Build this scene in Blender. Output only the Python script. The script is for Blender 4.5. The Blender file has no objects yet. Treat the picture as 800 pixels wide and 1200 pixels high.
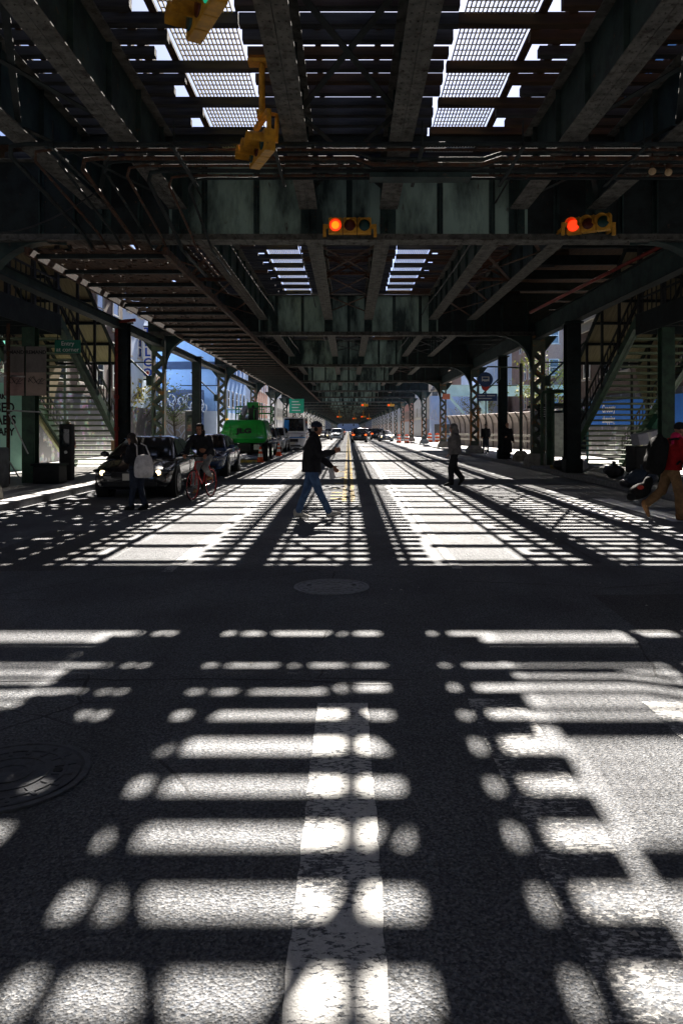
import bpy, bmesh, math, random
from mathutils import Vector, Matrix, noise as mnoise
random.seed(7)
scene = bpy.context.scene
COL = scene.collection
R = math.radians
PI = math.pi
F = 880.0; VX = 408.0; VY = 503.0; CH = 1.6

# ------------------------------------------------------------------ materials
def _mat(name):
    m = bpy.data.materials.new(name); m.use_nodes = True
    nt = m.node_tree
    return m, nt, nt.nodes['Principled BSDF']

def _mapcoord(nt, scale=None, world=False):
    tc = nt.nodes.new('ShaderNodeNewGeometry' if world else 'ShaderNodeTexCoord')
    out = tc.outputs['Position' if world else 'Object']
    if scale is None:
        return out
    mp = nt.nodes.new('ShaderNodeMapping'); mp.inputs['Scale'].default_value = scale
    nt.links.new(out, mp.inputs['Vector'])
    return mp.outputs['Vector']

def _noise(nt, vec, scale, detail=4, rough=.6, dist=0):
    n = nt.nodes.new('ShaderNodeTexNoise')
    n.inputs['Scale'].default_value = scale; n.inputs['Detail'].default_value = detail
    n.inputs['Roughness'].default_value = rough; n.inputs['Distortion'].default_value = dist
    nt.links.new(vec, n.inputs['Vector'])
    return n.outputs['Fac']

def _ramp(nt, fac, stops):
    r = nt.nodes.new('ShaderNodeValToRGB')
    el = r.color_ramp.elements
    while len(el) < len(stops): el.new(.5)
    for e, (p, c) in zip(el, stops):
        e.position = p
        e.color = (c, c, c, 1) if isinstance(c, (int, float)) else (*c, 1)
    nt.links.new(fac, r.inputs['Fac'])
    return r.outputs['Color']

def _mix(nt, fac, a, b, mode='MIX'):
    n = nt.nodes.new('ShaderNodeMix'); n.data_type = 'RGBA'; n.blend_type = mode
    def put(sock, v):
        if isinstance(v, (tuple, list)): sock.default_value = (*v, 1) if len(v) == 3 else v
        elif isinstance(v, (int, float)): sock.default_value = v
        else: nt.links.new(v, sock)
    put(n.inputs['Factor'], fac)
    put(n.inputs[6], a); put(n.inputs[7], b)
    return n.outputs[2]

def _bump(nt, bsdf, h, strength, dist=.01):
    b = nt.nodes.new('ShaderNodeBump'); b.inputs['Strength'].default_value = strength
    b.inputs['Distance'].default_value = dist
    nt.links.new(h, b.inputs['Height']); nt.links.new(b.outputs['Normal'], bsdf.inputs['Normal'])

def pm(name, c1, c2=None, scale=6, thr=(.42, .62), rough=.7, metal=0, bump=.2, stretch=None, spec=.22,
       coat=0, c3=None, thr3=(.6, .66), scale3=None, bd=.01, world=False):
    """noise mottled paint / stone / wood"""
    m, nt, b = _mat(name)
    if c2 is None: c2 = tuple(v * .7 for v in c1)
    vec = _mapcoord(nt, stretch, world)
    n = _noise(nt, vec, scale, 6, .65)
    col = _mix(nt, _ramp(nt, n, [(thr[0], 0.), (thr[1], 1.)]), c1, c2)
    if c3 is not None:
        n3 = _noise(nt, vec, scale3 or scale * 2.3, 8, .7, .3)
        col = _mix(nt, _ramp(nt, n3, [(thr3[0], 0.), (thr3[1], 1.)]), col, c3)
    nt.links.new(col, b.inputs['Base Color'])
    b.inputs['Roughness'].default_value = rough; b.inputs['Metallic'].default_value = metal
    b.inputs['Specular IOR Level'].default_value = spec
    b.inputs['Coat Weight'].default_value = coat; b.inputs['Coat Roughness'].default_value = .05
    if bump: _bump(nt, b, n, bump, bd)
    return m

def emit(name, c, s):
    m, nt, b = _mat(name)
    b.inputs['Base Color'].default_value = (*[v * .3 for v in c], 1)
    b.inputs['Emission Color'].default_value = (*c, 1); b.inputs['Emission Strength'].default_value = s
    return m

def _asphalt_nodes(nt, vec, lo, hi, crack=True):
    v = nt.nodes.new('ShaderNodeTexVoronoi'); v.inputs['Scale'].default_value = 105
    nt.links.new(vec, v.inputs['Vector'])
    sp = _ramp(nt, v.outputs['Color'], [(.15, 0.), (.85, 1.)])
    n1 = _noise(nt, vec, 70, 6, .75)
    n2 = _noise(nt, vec, .55, 5, .6, .4)
    base = _mix(nt, _ramp(nt, n1, [(.34, 0.), (.66, 1.)]), lo, hi)
    base = _mix(nt, .64, base, sp, 'MULTIPLY')
    base = _mix(nt, _ramp(nt, n2, [(.36, .75), (.66, 0.)]), base, _mix(nt, .55, base, (0.02, .02, .022)))
    # tyre-polished tracks and dark drips along the lane: streaks stretched along the street
    tc = _mapcoord(nt, (1.1, .035, 1))
    st = _noise(nt, tc, 1.6, 4, .55)
    base = _mix(nt, _ramp(nt, st, [(.5, 0.), (.72, .35)]), base, (.05, .05, .052))
    pv = nt.nodes.new('ShaderNodeTexVoronoi'); pv.inputs['Scale'].default_value = 2.2
    nt.links.new(vec, pv.inputs['Vector'])
    if crack:
        dn = nt.nodes.new('ShaderNodeTexNoise'); dn.inputs['Scale'].default_value = 1.7; dn.inputs['Detail'].default_value = 6
        nt.links.new(vec, dn.inputs['Vector'])
        vm = _mix(nt, .16, vec, dn.outputs['Color'])
        ve = nt.nodes.new('ShaderNodeTexVoronoi'); ve.feature = 'DISTANCE_TO_EDGE'; ve.inputs['Scale'].default_value = .42
        nt.links.new(vm, ve.inputs['Vector'])
        n4 = _noise(nt, vec, .8, 3)
        cr = nt.nodes.new('ShaderNodeMath'); cr.operation = 'LESS_THAN'; cr.inputs[1].default_value = .0026
        nt.links.new(ve.outputs['Distance'], cr.inputs[0])
        cm = nt.nodes.new('ShaderNodeMath'); cm.operation = 'MULTIPLY'
        nt.links.new(cr.outputs[0], cm.inputs[0]); nt.links.new(_ramp(nt, n4, [(.46, 0.), (.56, 1.)]), cm.inputs[1])
        cf = nt.nodes.new('ShaderNodeMath'); cf.operation = 'MULTIPLY'; cf.inputs[1].default_value = .7; nt.links.new(cm.outputs[0], cf.inputs[0])
        base = _mix(nt, cf.outputs[0], base, (.03, .03, .03))
    # small pale gum spots / chips
    gv = nt.nodes.new('ShaderNodeTexVoronoi'); gv.inputs['Scale'].default_value = 3.0
    nt.links.new(vec, gv.inputs['Vector'])
    base = _mix(nt, _ramp(nt, gv.outputs['Distance'], [(.0, .55), (.03, .55), (.036, 0.)]), base, (.28, .28, .28))
    return base, _mix(nt, .5, v.outputs['Distance'], n1)

LO, HI = (.060, .082, .118), (.37, .362, .352)  # the blue of shaded road is mixed into the dark tone
def asphalt(name, lo, hi, crack=True):
    m, nt, b = _mat(name); vec = _mapcoord(nt)
    base, hh = _asphalt_nodes(nt, vec, lo, hi, crack)
    nt.links.new(base, b.inputs['Base Color'])
    b.inputs['Roughness'].default_value = .8; b.inputs['Specular IOR Level'].default_value = .15
    _bump(nt, b, hh, 1.0, .011)
    return m

M = {}
M['asphalt'] = asphalt('asphalt', LO, HI)
M['ground'] = asphalt('ground_concrete', (.07, .07, .069), (.14, .137, .133), False)
M['paving'] = pm('pale_bounce_paving', (.40, .39, .37), (.30, .29, .275), 2, bump=.2)  # concrete paled so the lots bounce more sun onto the facades
M['rustorange'] = pm('orange_rust', (.36, .15, .035), (.20, .075, .025), 3, bump=.3, rough=.8, c3=(.07, .07, .055), thr3=(.56, .62), scale3=5, world=True)
M['sidewalk'] = pm('sidewalk_concrete', (.21, .205, .195), (.14, .137, .13), 3, bump=.3, c3=(.08, .08, .08), thr3=(.62, .7), scale3=9)
M['curb'] = pm('curb_stone', (.26, .26, .26), (.16, .16, .17), 7, bump=.3)
def paintmat(name, col, under, lo, hi):
    m, nt, b = _mat(name); vec = _mapcoord(nt)
    a = _noise(nt, _mapcoord(nt, (.6, 1.3, 1)), 48, 8, .75); c = _noise(nt, vec, 3.2, 4)
    s = nt.nodes.new('ShaderNodeMath'); s.operation = 'MULTIPLY_ADD'; s.inputs[1].default_value = 2.0
    nt.links.new(a, s.inputs[0]); nt.links.new(c, s.inputs[2])
    h = nt.nodes.new('ShaderNodeMath'); h.operation = 'MULTIPLY'; h.inputs[1].default_value = .3333
    nt.links.new(s.outputs[0], h.inputs[0])
    fac = _ramp(nt, h.outputs[0], [(lo, 0.), (hi, 1.)])
    d = _noise(nt, vec, 60, 3)
    top = _mix(nt, _ramp(nt, d, [(.3, 0.), (.7, 1.)]), col, tuple(v * .8 for v in col))
    base, hh = _asphalt_nodes(nt, vec, LO, HI)
    nt.links.new(_mix(nt, fac, base, _mix(nt, .35, top, base, 'MULTIPLY') if False else top), b.inputs['Base Color'])
    b.inputs['Roughness'].default_value = .8; b.inputs['Specular IOR Level'].default_value = .15
    _bump(nt, b, hh, .7, .009)
    return m
M['paint'] = paintmat('road_paint_worn', (.56, .555, .54), (.13, .13, .13), .468, .482)
M['paint_fresh'] = paintmat('road_paint_fresh', (.80, .79, .77), (.13, .13, .13), .42, .44)
M['paint_bad'] = paintmat('road_paint_faded', (.55, .54, .52), (.13, .13, .13), .525, .56)
M['paint_mid'] = paintmat('road_paint_scuffed', (.56, .55, .53), (.14, .14, .14), .49, .54)
M['paint_yellow'] = paintmat('road_paint_yellow', (.62, .42, .07), (.14, .14, .13), .47, .53)
M['steel'] = pm('green_steel_paint', (.024, .042, .04), (.010, .018, .019), 2.2, bump=.15, rough=.75, spec=.2, world=True, c3=(.075, .04, .024), thr3=(.60, .70), scale3=7)
M['steel_web_lit'] = pm('lit_green_web_paint', (.17, .24, .215), (.016, .027, .027), .75, (.42, .60), bump=.12, rough=.75, spec=.25, world=True, stretch=(1.5, 1, .45),
                    c3=(.03, .022, .018), thr3=(.60, .70), scale3=5)  # paler centre web: light falling near the deck slots, put into the paint
M['steel_dark'] = pm('dark_steel_paint', (.015, .021, .022), (.009, .011, .012), 3, bump=.15, rough=.75, spec=.15, c3=(.07, .035, .02), thr3=(.62, .7))
M['peel'] = pm('peeling_grey_paint', (.105, .102, .092), (.05, .049, .045), 5, bump=.35, rough=.85, c3=(.03, .022, .018), thr3=(.52, .66), scale3=6, spec=.2, world=True)
M['rust'] = pm('rusty_steel', (.06, .026, .014), (.026, .015, .011), 6, world=True, bump=.3, rough=.85, c3=(.05, .06, .05), thr3=(.55, .62))
M['rustcol'] = pm('rust_streaked_column_paint', (.07, .085, .07), (.045, .055, .048), 3, bump=.2, rough=.65, c3=(.24, .10, .03), thr3=(.56, .64), scale3=4, world=True)
M['tie'] = pm('weathered_tie_timber', (.045, .046, .05), (.018, .018, .02), 3, bump=.35, rough=.9, stretch=(.25, 3, 3))
M['tie_brown'] = pm('brown_tie_timber', (.06, .034, .02), (.025, .018, .014), 3, bump=.35, rough=.9, stretch=(.25, 3, 3))
M['plank'] = pm('brown_plank_timber', (.06, .03, .018), (.028, .016, .011), 4, bump=.3, rough=.9, stretch=(5, .4, 5))
M['grate'] = pm('galvanised_grating', (.62, .58, .45), (.45, .43, .38), 5, bump=0, rough=.5)
M['grate_lit'] = pm('yellow_lit_grating', (.52, .42, .13), (.36, .29, .10), 5, bump=0, rough=.5)  # same grating, tinted yellow for the light on its underside
M['concrete'] = pm('old_concrete', (.27, .255, .23), (.17, .16, .145), 5, bump=.35, rough=.9, c3=(.09, .07, .05), thr3=(.58, .68))
M['yellow'] = pm('signal_yellow_paint', (.50, .25, .025), (.33, .16, .02), 9, bump=.1, rough=.5, c3=(.06, .04, .02), thr3=(.62, .70))
M['black'] = pm('black_paint', (.010, .010, .011), (.016, .016, .016), 8, rough=.6, bump=0, spec=.25)
M['rubber'] = pm('tyre_rubber', (.015, .015, .015), (.025, .025, .025), 20, rough=.85, bump=.1)
M['lens_red'] = emit('lit_red_lens', (1, .022, .004), .32)
M['lens_core'] = emit('lit_lens_core', (1, .20, .006), .22)
M['lens_off_r'] = pm('dark_red_lens', (.08, .015, .01), rough=.25, bump=0)
M['lens_off_g'] = pm('dark_green_lens', (.015, .05, .05), rough=.2, bump=0)
M['lens_green'] = emit('lit_green_lens', (.02, .9, .5), .04)
M['head_on'] = emit('lit_headlamp', (1, .72, .36), .9)
M['tail_on'] = emit('lit_tail_lamp', (1, .10, .012), .35)
M['amber'] = emit('amber_lamp', (1, .5, .06), .25)
M['chrome'] = pm('bright_metal', (.6, .6, .6), rough=.2, metal=1, bump=0)
M['alu'] = pm('silver_metal', (.42, .42, .42), rough=.4, metal=.8, bump=0)
M['white'] = pm('white_paint', (.72, .72, .70), (.6, .6, .58), 3, bump=.05)
M['glass'] = pm('dark_glass', (.02, .025, .028), (.012, .014, .016), 2, rough=.06, bump=0, spec=.7)
M['winglass'] = pm('window_glass', (.06, .075, .09), (.03, .035, .045), 1.2, rough=.1, bump=0, spec=.7)

# ------------------------------------------------------------------ mesh builder
class MB:
    def __init__(s): s.v = []; s.f = []; s.m = []; s.cur = 0
    def add(s, vs, fs):
        o = len(s.v); s.v += [tuple(v) for v in vs]
        for f in fs: s.f.append([i + o for i in f]); s.m.append(s.cur)
        return s
    def box(s, x0, x1, y0, y1, z0, z1, mat=None):
        vs = [(x, y, z) for x in (x0, x1) for y in (y0, y1) for z in (z0, z1)]
        if mat is not None: vs = [mat @ Vector(v) for v in vs]
        x0, x1  # order below assumes x0<x1 etc.
        return s.add(vs, [(0, 1, 3, 2), (4, 6, 7, 5), (0, 4, 5, 1), (2, 3, 7, 6), (0, 2, 6, 4), (1, 5, 7, 3)])
    def cbox(s, c, d, mat=None):
        m = Matrix.Translation(Vector(c)) @ (mat if mat is not None else Matrix.Identity(4))
        return s.box(-d[0]/2, d[0]/2, -d[1]/2, d[1]/2, -d[2]/2, d[2]/2, m)
    def bar(s, p, q, w, h, up=(0, 0, 1)):
        """rectangular bar from p to q: w across, h along up"""
        p = Vector(p); q = Vector(q); d = (q - p); L = d.length; d.normalize()
        up = Vector(up)
        if abs(d.dot(up)) > .99: up = Vector((0, 1, 0))
        x = d.cross(up).normalized(); z = x.cross(d).normalized()
        m = Matrix.Translation(p) @ Matrix((x, d, z)).transposed().to_4x4()
        return s.box(-w/2, w/2, 0, L, -h/2, h/2, m)
    def tube(s, p, q, r, r2=None, n=8, cap=True):
        p = Vector(p); q = Vector(q); d = (q - p).normalized()
        a = d.orthogonal().normalized(); b = d.cross(a)
        if r2 is None: r2 = r
        vs = []
        for c, rr in ((p, r), (q, r2)):
            for i in range(n):
                t = 2*PI*i/n; vs.append(c + (a*math.cos(t) + b*math.sin(t))*rr)
        fs = [(i, (i+1) % n, n+(i+1) % n, n+i) for i in range(n)]
        if cap: fs += [tuple(range(n-1, -1, -1)), tuple(range(n, 2*n))]
        return s.add(vs, fs)
    def path(s, pts, r, n=8):
        """round pipe through points with mitred rings"""
        pts = [Vector(p) for p in pts]; vs = []; prev = None
        for i, p in enumerate(pts):
            d = ((pts[i+1] if i < len(pts)-1 else p) - (pts[i-1] if i else p)).normalized()
            if prev is None: a = d.orthogonal().normalized()
            else: a = (prev - d*prev.dot(d)).normalized()
            prev = a; b = d.cross(a)
            rr = r[i] if isinstance(r, (list, tuple)) else r
            vs += [p + (a*math.cos(2*PI*k/n) + b*math.sin(2*PI*k/n))*rr for k in range(n)]
        fs = [(i*n+k, i*n+(k+1) % n, (i+1)*n+(k+1) % n, (i+1)*n+k) for i in range(len(pts)-1) for k in range(n)]
        fs += [tuple(range(n-1, -1, -1)), tuple(range((len(pts)-1)*n, len(pts)*n))]
        return s.add(vs, fs)
    def ball(s, c, r, n=10, m=6, mat=None):
        c = Vector(c); r = (r, r, r) if isinstance(r, (int, float)) else r
        vs = [Vector((0, 0, r[2]))]
        for j in range(1, m):
            ph = PI*j/m
            for i in range(n):
                t = 2*PI*i/n; vs.append(Vector((r[0]*math.sin(ph)*math.cos(t), r[1]*math.sin(ph)*math.sin(t), r[2]*math.cos(ph))))
        vs.append(Vector((0, 0, -r[2])))
        if mat is not None: vs = [mat @ v for v in vs]
        vs = [v + c for v in vs]
        fs = [(0, 1+i, 1+(i+1) % n) for i in range(n)]
        for j in range(m-2):
            a = 1+j*n; b = a+n
            fs += [(a+i, b+i, b+(i+1) % n, a+(i+1) % n) for i in range(n)]
        a = 1+(m-2)*n; l = len(vs)-1
        fs += [(a+(i+1) % n, a+i, l) for i in range(n)]
        return s.add(vs, fs)
    def loft(s, rings, closed=True, cap=True):
        n = len(rings[0]); vs = [v for r in rings for v in r]
        fs = []
        for j in range(len(rings)-1):
            for i in range(n if closed else n-1):
                k = (i+1) % n
                fs.append((j*n+i, j*n+k, (j+1)*n+k, (j+1)*n+i))
        if cap: fs += [tuple(range(n-1, -1, -1)), tuple(range((len(rings)-1)*n, len(rings)*n))]
        return s.add(vs, fs)
    def prism(s, poly, p0, p1, fn):
        """poly 2D list, fn(u,v,t)->xyz, t=p0/p1"""
        return s.loft([[fn(u, v, p0) for u, v in poly], [fn(u, v, p1) for u, v in poly]])
    def disc(s, c, nrm, r, n=20):
        c = Vector(c); d = Vector(nrm).normalized(); a = d.orthogonal().normalized(); b = d.cross(a)
        return s.add([c + (a*math.cos(2*PI*i/n) + b*math.sin(2*PI*i/n))*r for i in range(n)], [tuple(range(n))])
    def build(s, name, mat, parent=None, smooth=False, local=False, origin=None, fix=True, bevel=0, subsurf=0, sharp=None):
        me = bpy.data.meshes.new(name)
        if parent is not None and not local:
            o = Vector(wloc(parent))
            if o.length: s.v = [tuple(Vector(v) - o) for v in s.v]
            orig = Vector((0, 0, 0))
        elif origin is not None:
            orig = Vector(origin); s.v = [tuple(Vector(v) - orig) for v in s.v]
        else: orig = Vector((0, 0, 0))
        me.from_pydata(s.v, [], s.f)
        mats = mat if isinstance(mat, (list, tuple)) else [mat]
        for mm in mats: me.materials.append(mm)
        if len(mats) > 1: me.polygons.foreach_set('material_index', s.m)
        if fix:
            bm = bmesh.new(); bm.from_mesh(me); bmesh.ops.recalc_face_normals(bm, faces=bm.faces); bm.to_mesh(me); bm.free()
        if smooth: me.polygons.foreach_set('use_smooth', [True]*len(me.polygons))
        me.update()
        o = bpy.data.objects.new(name, me); COL.objects.link(o)
        if parent is not None: o.parent = parent
        else: o.location = orig
        if bevel:
            b = o.modifiers.new('bevel', 'BEVEL'); b.width = bevel; b.segments = 2; b.limit_method = 'ANGLE'
        if subsurf:
            b = o.modifiers.new('sub', 'SUBSURF'); b.levels = subsurf; b.render_levels = subsurf
        if smooth and sharp:
            b = o.modifiers.new('edge', 'EDGE_SPLIT'); b.split_angle = R(sharp)
        return o

def wloc(o):
    v = Vector(o.location)
    while o.parent is not None: o = o.parent; v = v + Vector(o.location)
    return v
def tag(o, label=None, cat=None, group=None, kind=None):
    if label: o['label'] = label
    if cat: o['category'] = cat
    if group: o['group'] = group
    if kind: o['kind'] = kind
    return o
def thing(name, loc, label, cat, group=None, rz=0):
    o = bpy.data.objects.new(name, None); COL.objects.link(o); o.location = loc; o.rotation_euler = (0, 0, rz)
    o.empty_display_size = .2
    return tag(o, label, cat, group)
def copy_tree(o, parent=None):
    c = o.copy(); COL.objects.link(c)
    if parent is not None: c.parent = parent
    for ch in list(o.children): copy_tree(ch, c)
    return c
TMP = bpy.data.scenes.new('bench')      # small side scene, so that evaluating one object stays fast; removed at the end
def evaluated_mesh(o):
    TMP.collection.objects.link(o); vl = TMP.view_layers[0]; vl.update()
    dg = vl.depsgraph; dg.update()
    me = bpy.data.meshes.new_from_object(o.evaluated_get(dg))
    TMP.collection.objects.unlink(o)
    return me
def baked(o):
    """apply modifiers of o into its mesh"""
    me = evaluated_mesh(o)
    old = o.data; o.modifiers.clear(); o.data = me
    me.name = o.name
    if old.users == 0: (bpy.data.curves if isinstance(old, bpy.types.Curve) else bpy.data.meshes).remove(old)
    return o
def text(name, s, size, loc, rot, mat, parent=None, align='CENTER', ext=.003, sx=1.0, bold=0.0, local=False):
    cu = bpy.data.curves.new(name, 'FONT'); cu.body = s; cu.size = size; cu.extrude = ext; cu.align_x = align; cu.align_y = 'CENTER'
    cu.offset = bold; cu.resolution_u = 3
    t = bpy.data.objects.new(name + '_src', cu)
    me = evaluated_mesh(t)
    bpy.data.objects.remove(t); bpy.data.curves.remove(cu)
    from mathutils import Euler
    loc = Vector(loc)
    if parent is not None and not local: loc = loc - wloc(parent)
    me.transform(Matrix.Translation(loc) @ Euler(rot).to_matrix().to_4x4() @ Matrix.Scale(sx, 4, (1, 0, 0)))
    me.materials.clear(); me.materials.append(mat)
    o = bpy.data.objects.new(name, me); COL.objects.link(o)
    if parent is not None: o.parent = parent
    return o
FACE = (R(90), 0, 0)      # text upright, read from -Y (towards the camera)
# ------------------------------------------------------------------ world, sun, camera
SUN_E = R(39.3); SUN_A = R(2.7)
w = bpy.data.worlds.new('World'); scene.world = w; w.use_nodes = True
nt = w.node_tree; bg = nt.nodes['Background']
sky = nt.nodes.new('ShaderNodeTexSky'); sky.sky_type = 'NISHITA'; sky.sun_disc = False
sky.sun_elevation = SUN_E; sky.sun_rotation = SUN_A; sky.air_density = .17; sky.dust_density = .3; sky.ozone_density = 4.0
nt.links.new(sky.outputs['Color'], bg.inputs['Color']); bg.inputs['Strength'].default_value = .05
sl = bpy.data.lights.new('sun', 'SUN'); sl.energy = 5.0; sl.angle = R(.53); sl.color = (1, .93, .84)
so = bpy.data.objects.new('sun', sl); COL.objects.link(so)
sd = Vector((math.sin(SUN_A)*math.cos(SUN_E), math.cos(SUN_A)*math.cos(SUN_E), math.sin(SUN_E)))
so.rotation_euler = sd.to_track_quat('Z', 'Y').to_euler()
so.location = (0, 0, 30)
cam = bpy.data.cameras.new('camera'); co = bpy.data.objects.new('camera', cam); COL.objects.link(co)
co.location = (0, 0, CH); co.rotation_euler = (R(90), 0, 0)
cam.sensor_fit = 'VERTICAL'; cam.sensor_height = 36; cam.sensor_width = 24; cam.lens = F/1200*36
cam.shift_x = -(VX-400)/1200; cam.shift_y = -(600-VY)/1200
cam.clip_start = .05; cam.clip_end = 4000
scene.camera = co
vs = scene.view_settings; vs.view_transform = 'Standard'; vs.look = 'None'; vs.gamma = 1; vs.use_curve_mapping = False
vs.exposure = 3.05

# ------------------------------------------------------------------ ground, roads, sidewalks
g = MB(); g.add([(-900, -300, -.02), (900, -300, -.02), (900, 1500, -.02), (-900, 1500, -.02)], [(0, 1, 2, 3)])
tag(g.build('ground', M['ground']), kind='structure')
XL, XR = -6.7, 7.25           # kerb lines
r = MB(); r.add([(XL-.5, -120, 0), (XR+.5, -120, 0), (XR+.5, 520, 0), (XL-.5, 520, 0)], [(0, 1, 2, 3)])
r.add([(-120, -7, -.004), (XL-.6, -7, -.004), (XL-.6, 12.6, -.004), (-120, 12.6, -.004)], [(0, 1, 2, 3)])
r.add([(XR+.6, -7, -.004), (120, -7, -.004), (120, 12.6, -.004), (XR+.6, 12.6, -.004)], [(0, 1, 2, 3)])
tag(r.build('road', M['asphalt'], fix=False), kind='structure')
def walk(sx, xk, y0, y1, xo, flip=False):
    """raised pavement with a rounded street corner and a kerb along its outline"""
    rad = 3.0; pts = []
    if not flip:
        for i in range(9):
            a = PI/2*i/8
            pts.append((xk + sx*rad*(1-math.sin(PI/2-a)) , y0 + rad*(1-math.sin(a))) if False else (xk + sx*(rad - rad*math.cos(a)), y0 + rad - rad*math.sin(a)))
        line = [(xk, y1)] + pts + [(xo, y0)]
    else:
        for i in range(9):
            a = PI/2*i/8
            pts.append((xk + sx*(rad - rad*math.cos(a)), y1 - rad + rad*math.sin(a)))
        line = [(xk, y0)] + pts + [(xo, y1)]
    kb = MB(); kw = .16
    def off(i):
        a = Vector(line[max(i-1, 0)]); b = Vector(line[min(i+1, len(line)-1)]); d = (b-a).normalized()
        n = Vector((-d.y, d.x)) ; 
        mid = Vector(((xk+xo)/2, (y0+y1)/2)); p = Vector(line[i])
        if n.dot(mid-p) < 0: n = -n
        return p + n*kw
    inner = [off(i) for i in range(len(line))]
    rings = []
    for i in range(len(line)):
        x, y = line[i]; u, v = inner[i]
        rings.append([(x, y, -.02), (x, y, .135), (x+(u-x)*.2, y+(v-y)*.2, .152), (u, v, .152), (u, v, -.02)])
    kb.loft(rings)
    tag(kb.build('kerb', M['curb']), kind='structure')
    sw = MB(); poly = [(p.x, p.y) for p in inner] + ([(xo, y1)] if not flip else [(xo, y0)])
    sw.loft([[(x, y, -.02) for x, y in poly], [(x, y, .148) for x, y in poly]])
    tag(sw.build('sidewalk', M['sidewalk']), kind='structure')
walk(-1, XL, 12.4, 520, -13.0)
walk(1, XR, 12.4, 520, 13.0)
walk(-1, XL, -120, -7, -13.0, True)
walk(1, XR, -120, -7, 13.0, True)
# open paved lots beyond the pavements (paled to bounce sun onto the facades)
for nm, x0, x1, y0, y1 in (('lot', -40, -13.0, 49, 69.5), ('plaza', 13.0, 60, 44, 110)):
    m_ = MB(); m_.box(x0, x1, y0, y1, -.02, .146); tag(m_.build(nm, M['paving']), kind='structure')

# painted markings, 4 mm above the asphalt
def stripe(x0, x1, y0, y1, mat, name='road_marking', z=.004):
    m_ = MB(); n = max(2, min(400, int((y1-y0)/.06))); jag = .006
    L = [(x0+random.uniform(-jag, jag), y0+(y1-y0)*i/n) for i in range(n+1)]
    Rr = [(x1+random.uniform(-jag, jag), y0+(y1-y0)*i/n) for i in range(n+1)]
    m_.add([(x, y, z) for x, y in L] + [(x, y, z) for x, y in Rr], [(i, n+1+i, n+2+i, i+1) for i in range(n)])
    tag(m_.build(name, mat, fix=False), kind='structure')
stripe(-.18, .115, .2, 4.38, M['paint'])
stripe(.70, 1.02, .2, 4.45, M['paint_bad'])
stripe(1.72, 2.05, .2, 4.4, M['paint_mid'])
stripe(2.66, 2.96, .2, 4.4, M['paint_bad'])
stripe(-1.2, -.9, .2, 1.6, M['paint_bad'])
for x0, m_ in ((5.6, 'paint_fresh'), (4.66, 'paint_fresh'), (3.72, 'paint_bad'), (-4.4, 'paint_bad')):
    stripe(x0, x0+.42, 13.0, 17.3, M[m_])
stripe(-2.10, -1.97, 8.4, 320, M['paint_mid'])
stripe(1.19, 1.31, 8.6, 320, M['paint_mid'])
for x0 in (-.14, .05):
    stripe(x0, x0+.1, 16.5, 320, M['paint_yellow'])
for yy in (17.2, 18.0, 18.9, 20.2, 22, 24.5, 28): stripe(-.42, -.16, yy, yy+.28, M['paint_yellow'])

# tar sealed cracks and a darker patched cut
M['tar'] = pm('tar_seal', (.03, .03, .033), (.02, .02, .022), 20, bump=.3, rough=.6)
def seal(pts, w):
    m_ = MB(); L = []; rr = random.Random(len(pts)*7+int(pts[0][1]*10))
    for i in range(len(pts)-1):
        n = max(2, int(math.dist(pts[i], pts[i+1])/.15))
        for j in range(n):
            u = j/n; L.append((pts[i][0]+(pts[i+1][0]-pts[i][0])*u+rr.uniform(-.02, .02), pts[i][1]+(pts[i+1][1]-pts[i][1])*u+rr.uniform(-.02, .02)))
    v = []; 
    for i, (x, y) in enumerate(L):
        a, b = L[max(i-1, 0)], L[min(i+1, len(L)-1)]; d = Vector((b[0]-a[0], b[1]-a[1])).normalized(); ww = w*rr.uniform(.3, 1)
        v += [(x-d.y*ww, y+d.x*ww, .003), (x+d.y*ww, y-d.x*ww, .003)]
    m_.add(v, [(2*i, 2*i+1, 2*i+3, 2*i+2) for i in range(len(L)-1)])
    tag(m_.build('tar_seam', M['tar'], fix=False), kind='structure')
seal([(-6.4, 6.6), (-3.4, 7.2), (-1.8, 8.9), (-1.5, 12), (-1.7, 20)], .018)
seal([(-2.6, 4.75), (-1.0, 4.82), (.4, 4.7)], .012); seal([(1.2, 7.9), (2.6, 7.6), (4.6, 7.9), (6.8, 7.4)], .014)
seal([(3.0, 9), (3.1, 14), (2.9, 24)], .02)
M['patch'] = asphalt('patched_asphalt', (.05, .053, .058), (.26, .256, .25), False)
p_ = MB(); p_.add([(2.3, 5.9, .002), (4.1, 5.95, .002), (4.05, 7.3, .002), (2.35, 7.25, .002)], [(0, 1, 2, 3)]); p_.add([(-4.6, 8.4, .002), (-3.2, 8.5, .002), (-3.25, 11.9, .002), (-4.7, 11.8, .002)], [(0, 1, 2, 3)])
tag(p_.build('road_patch', M['patch'], fix=False), kind='structure')

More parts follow.
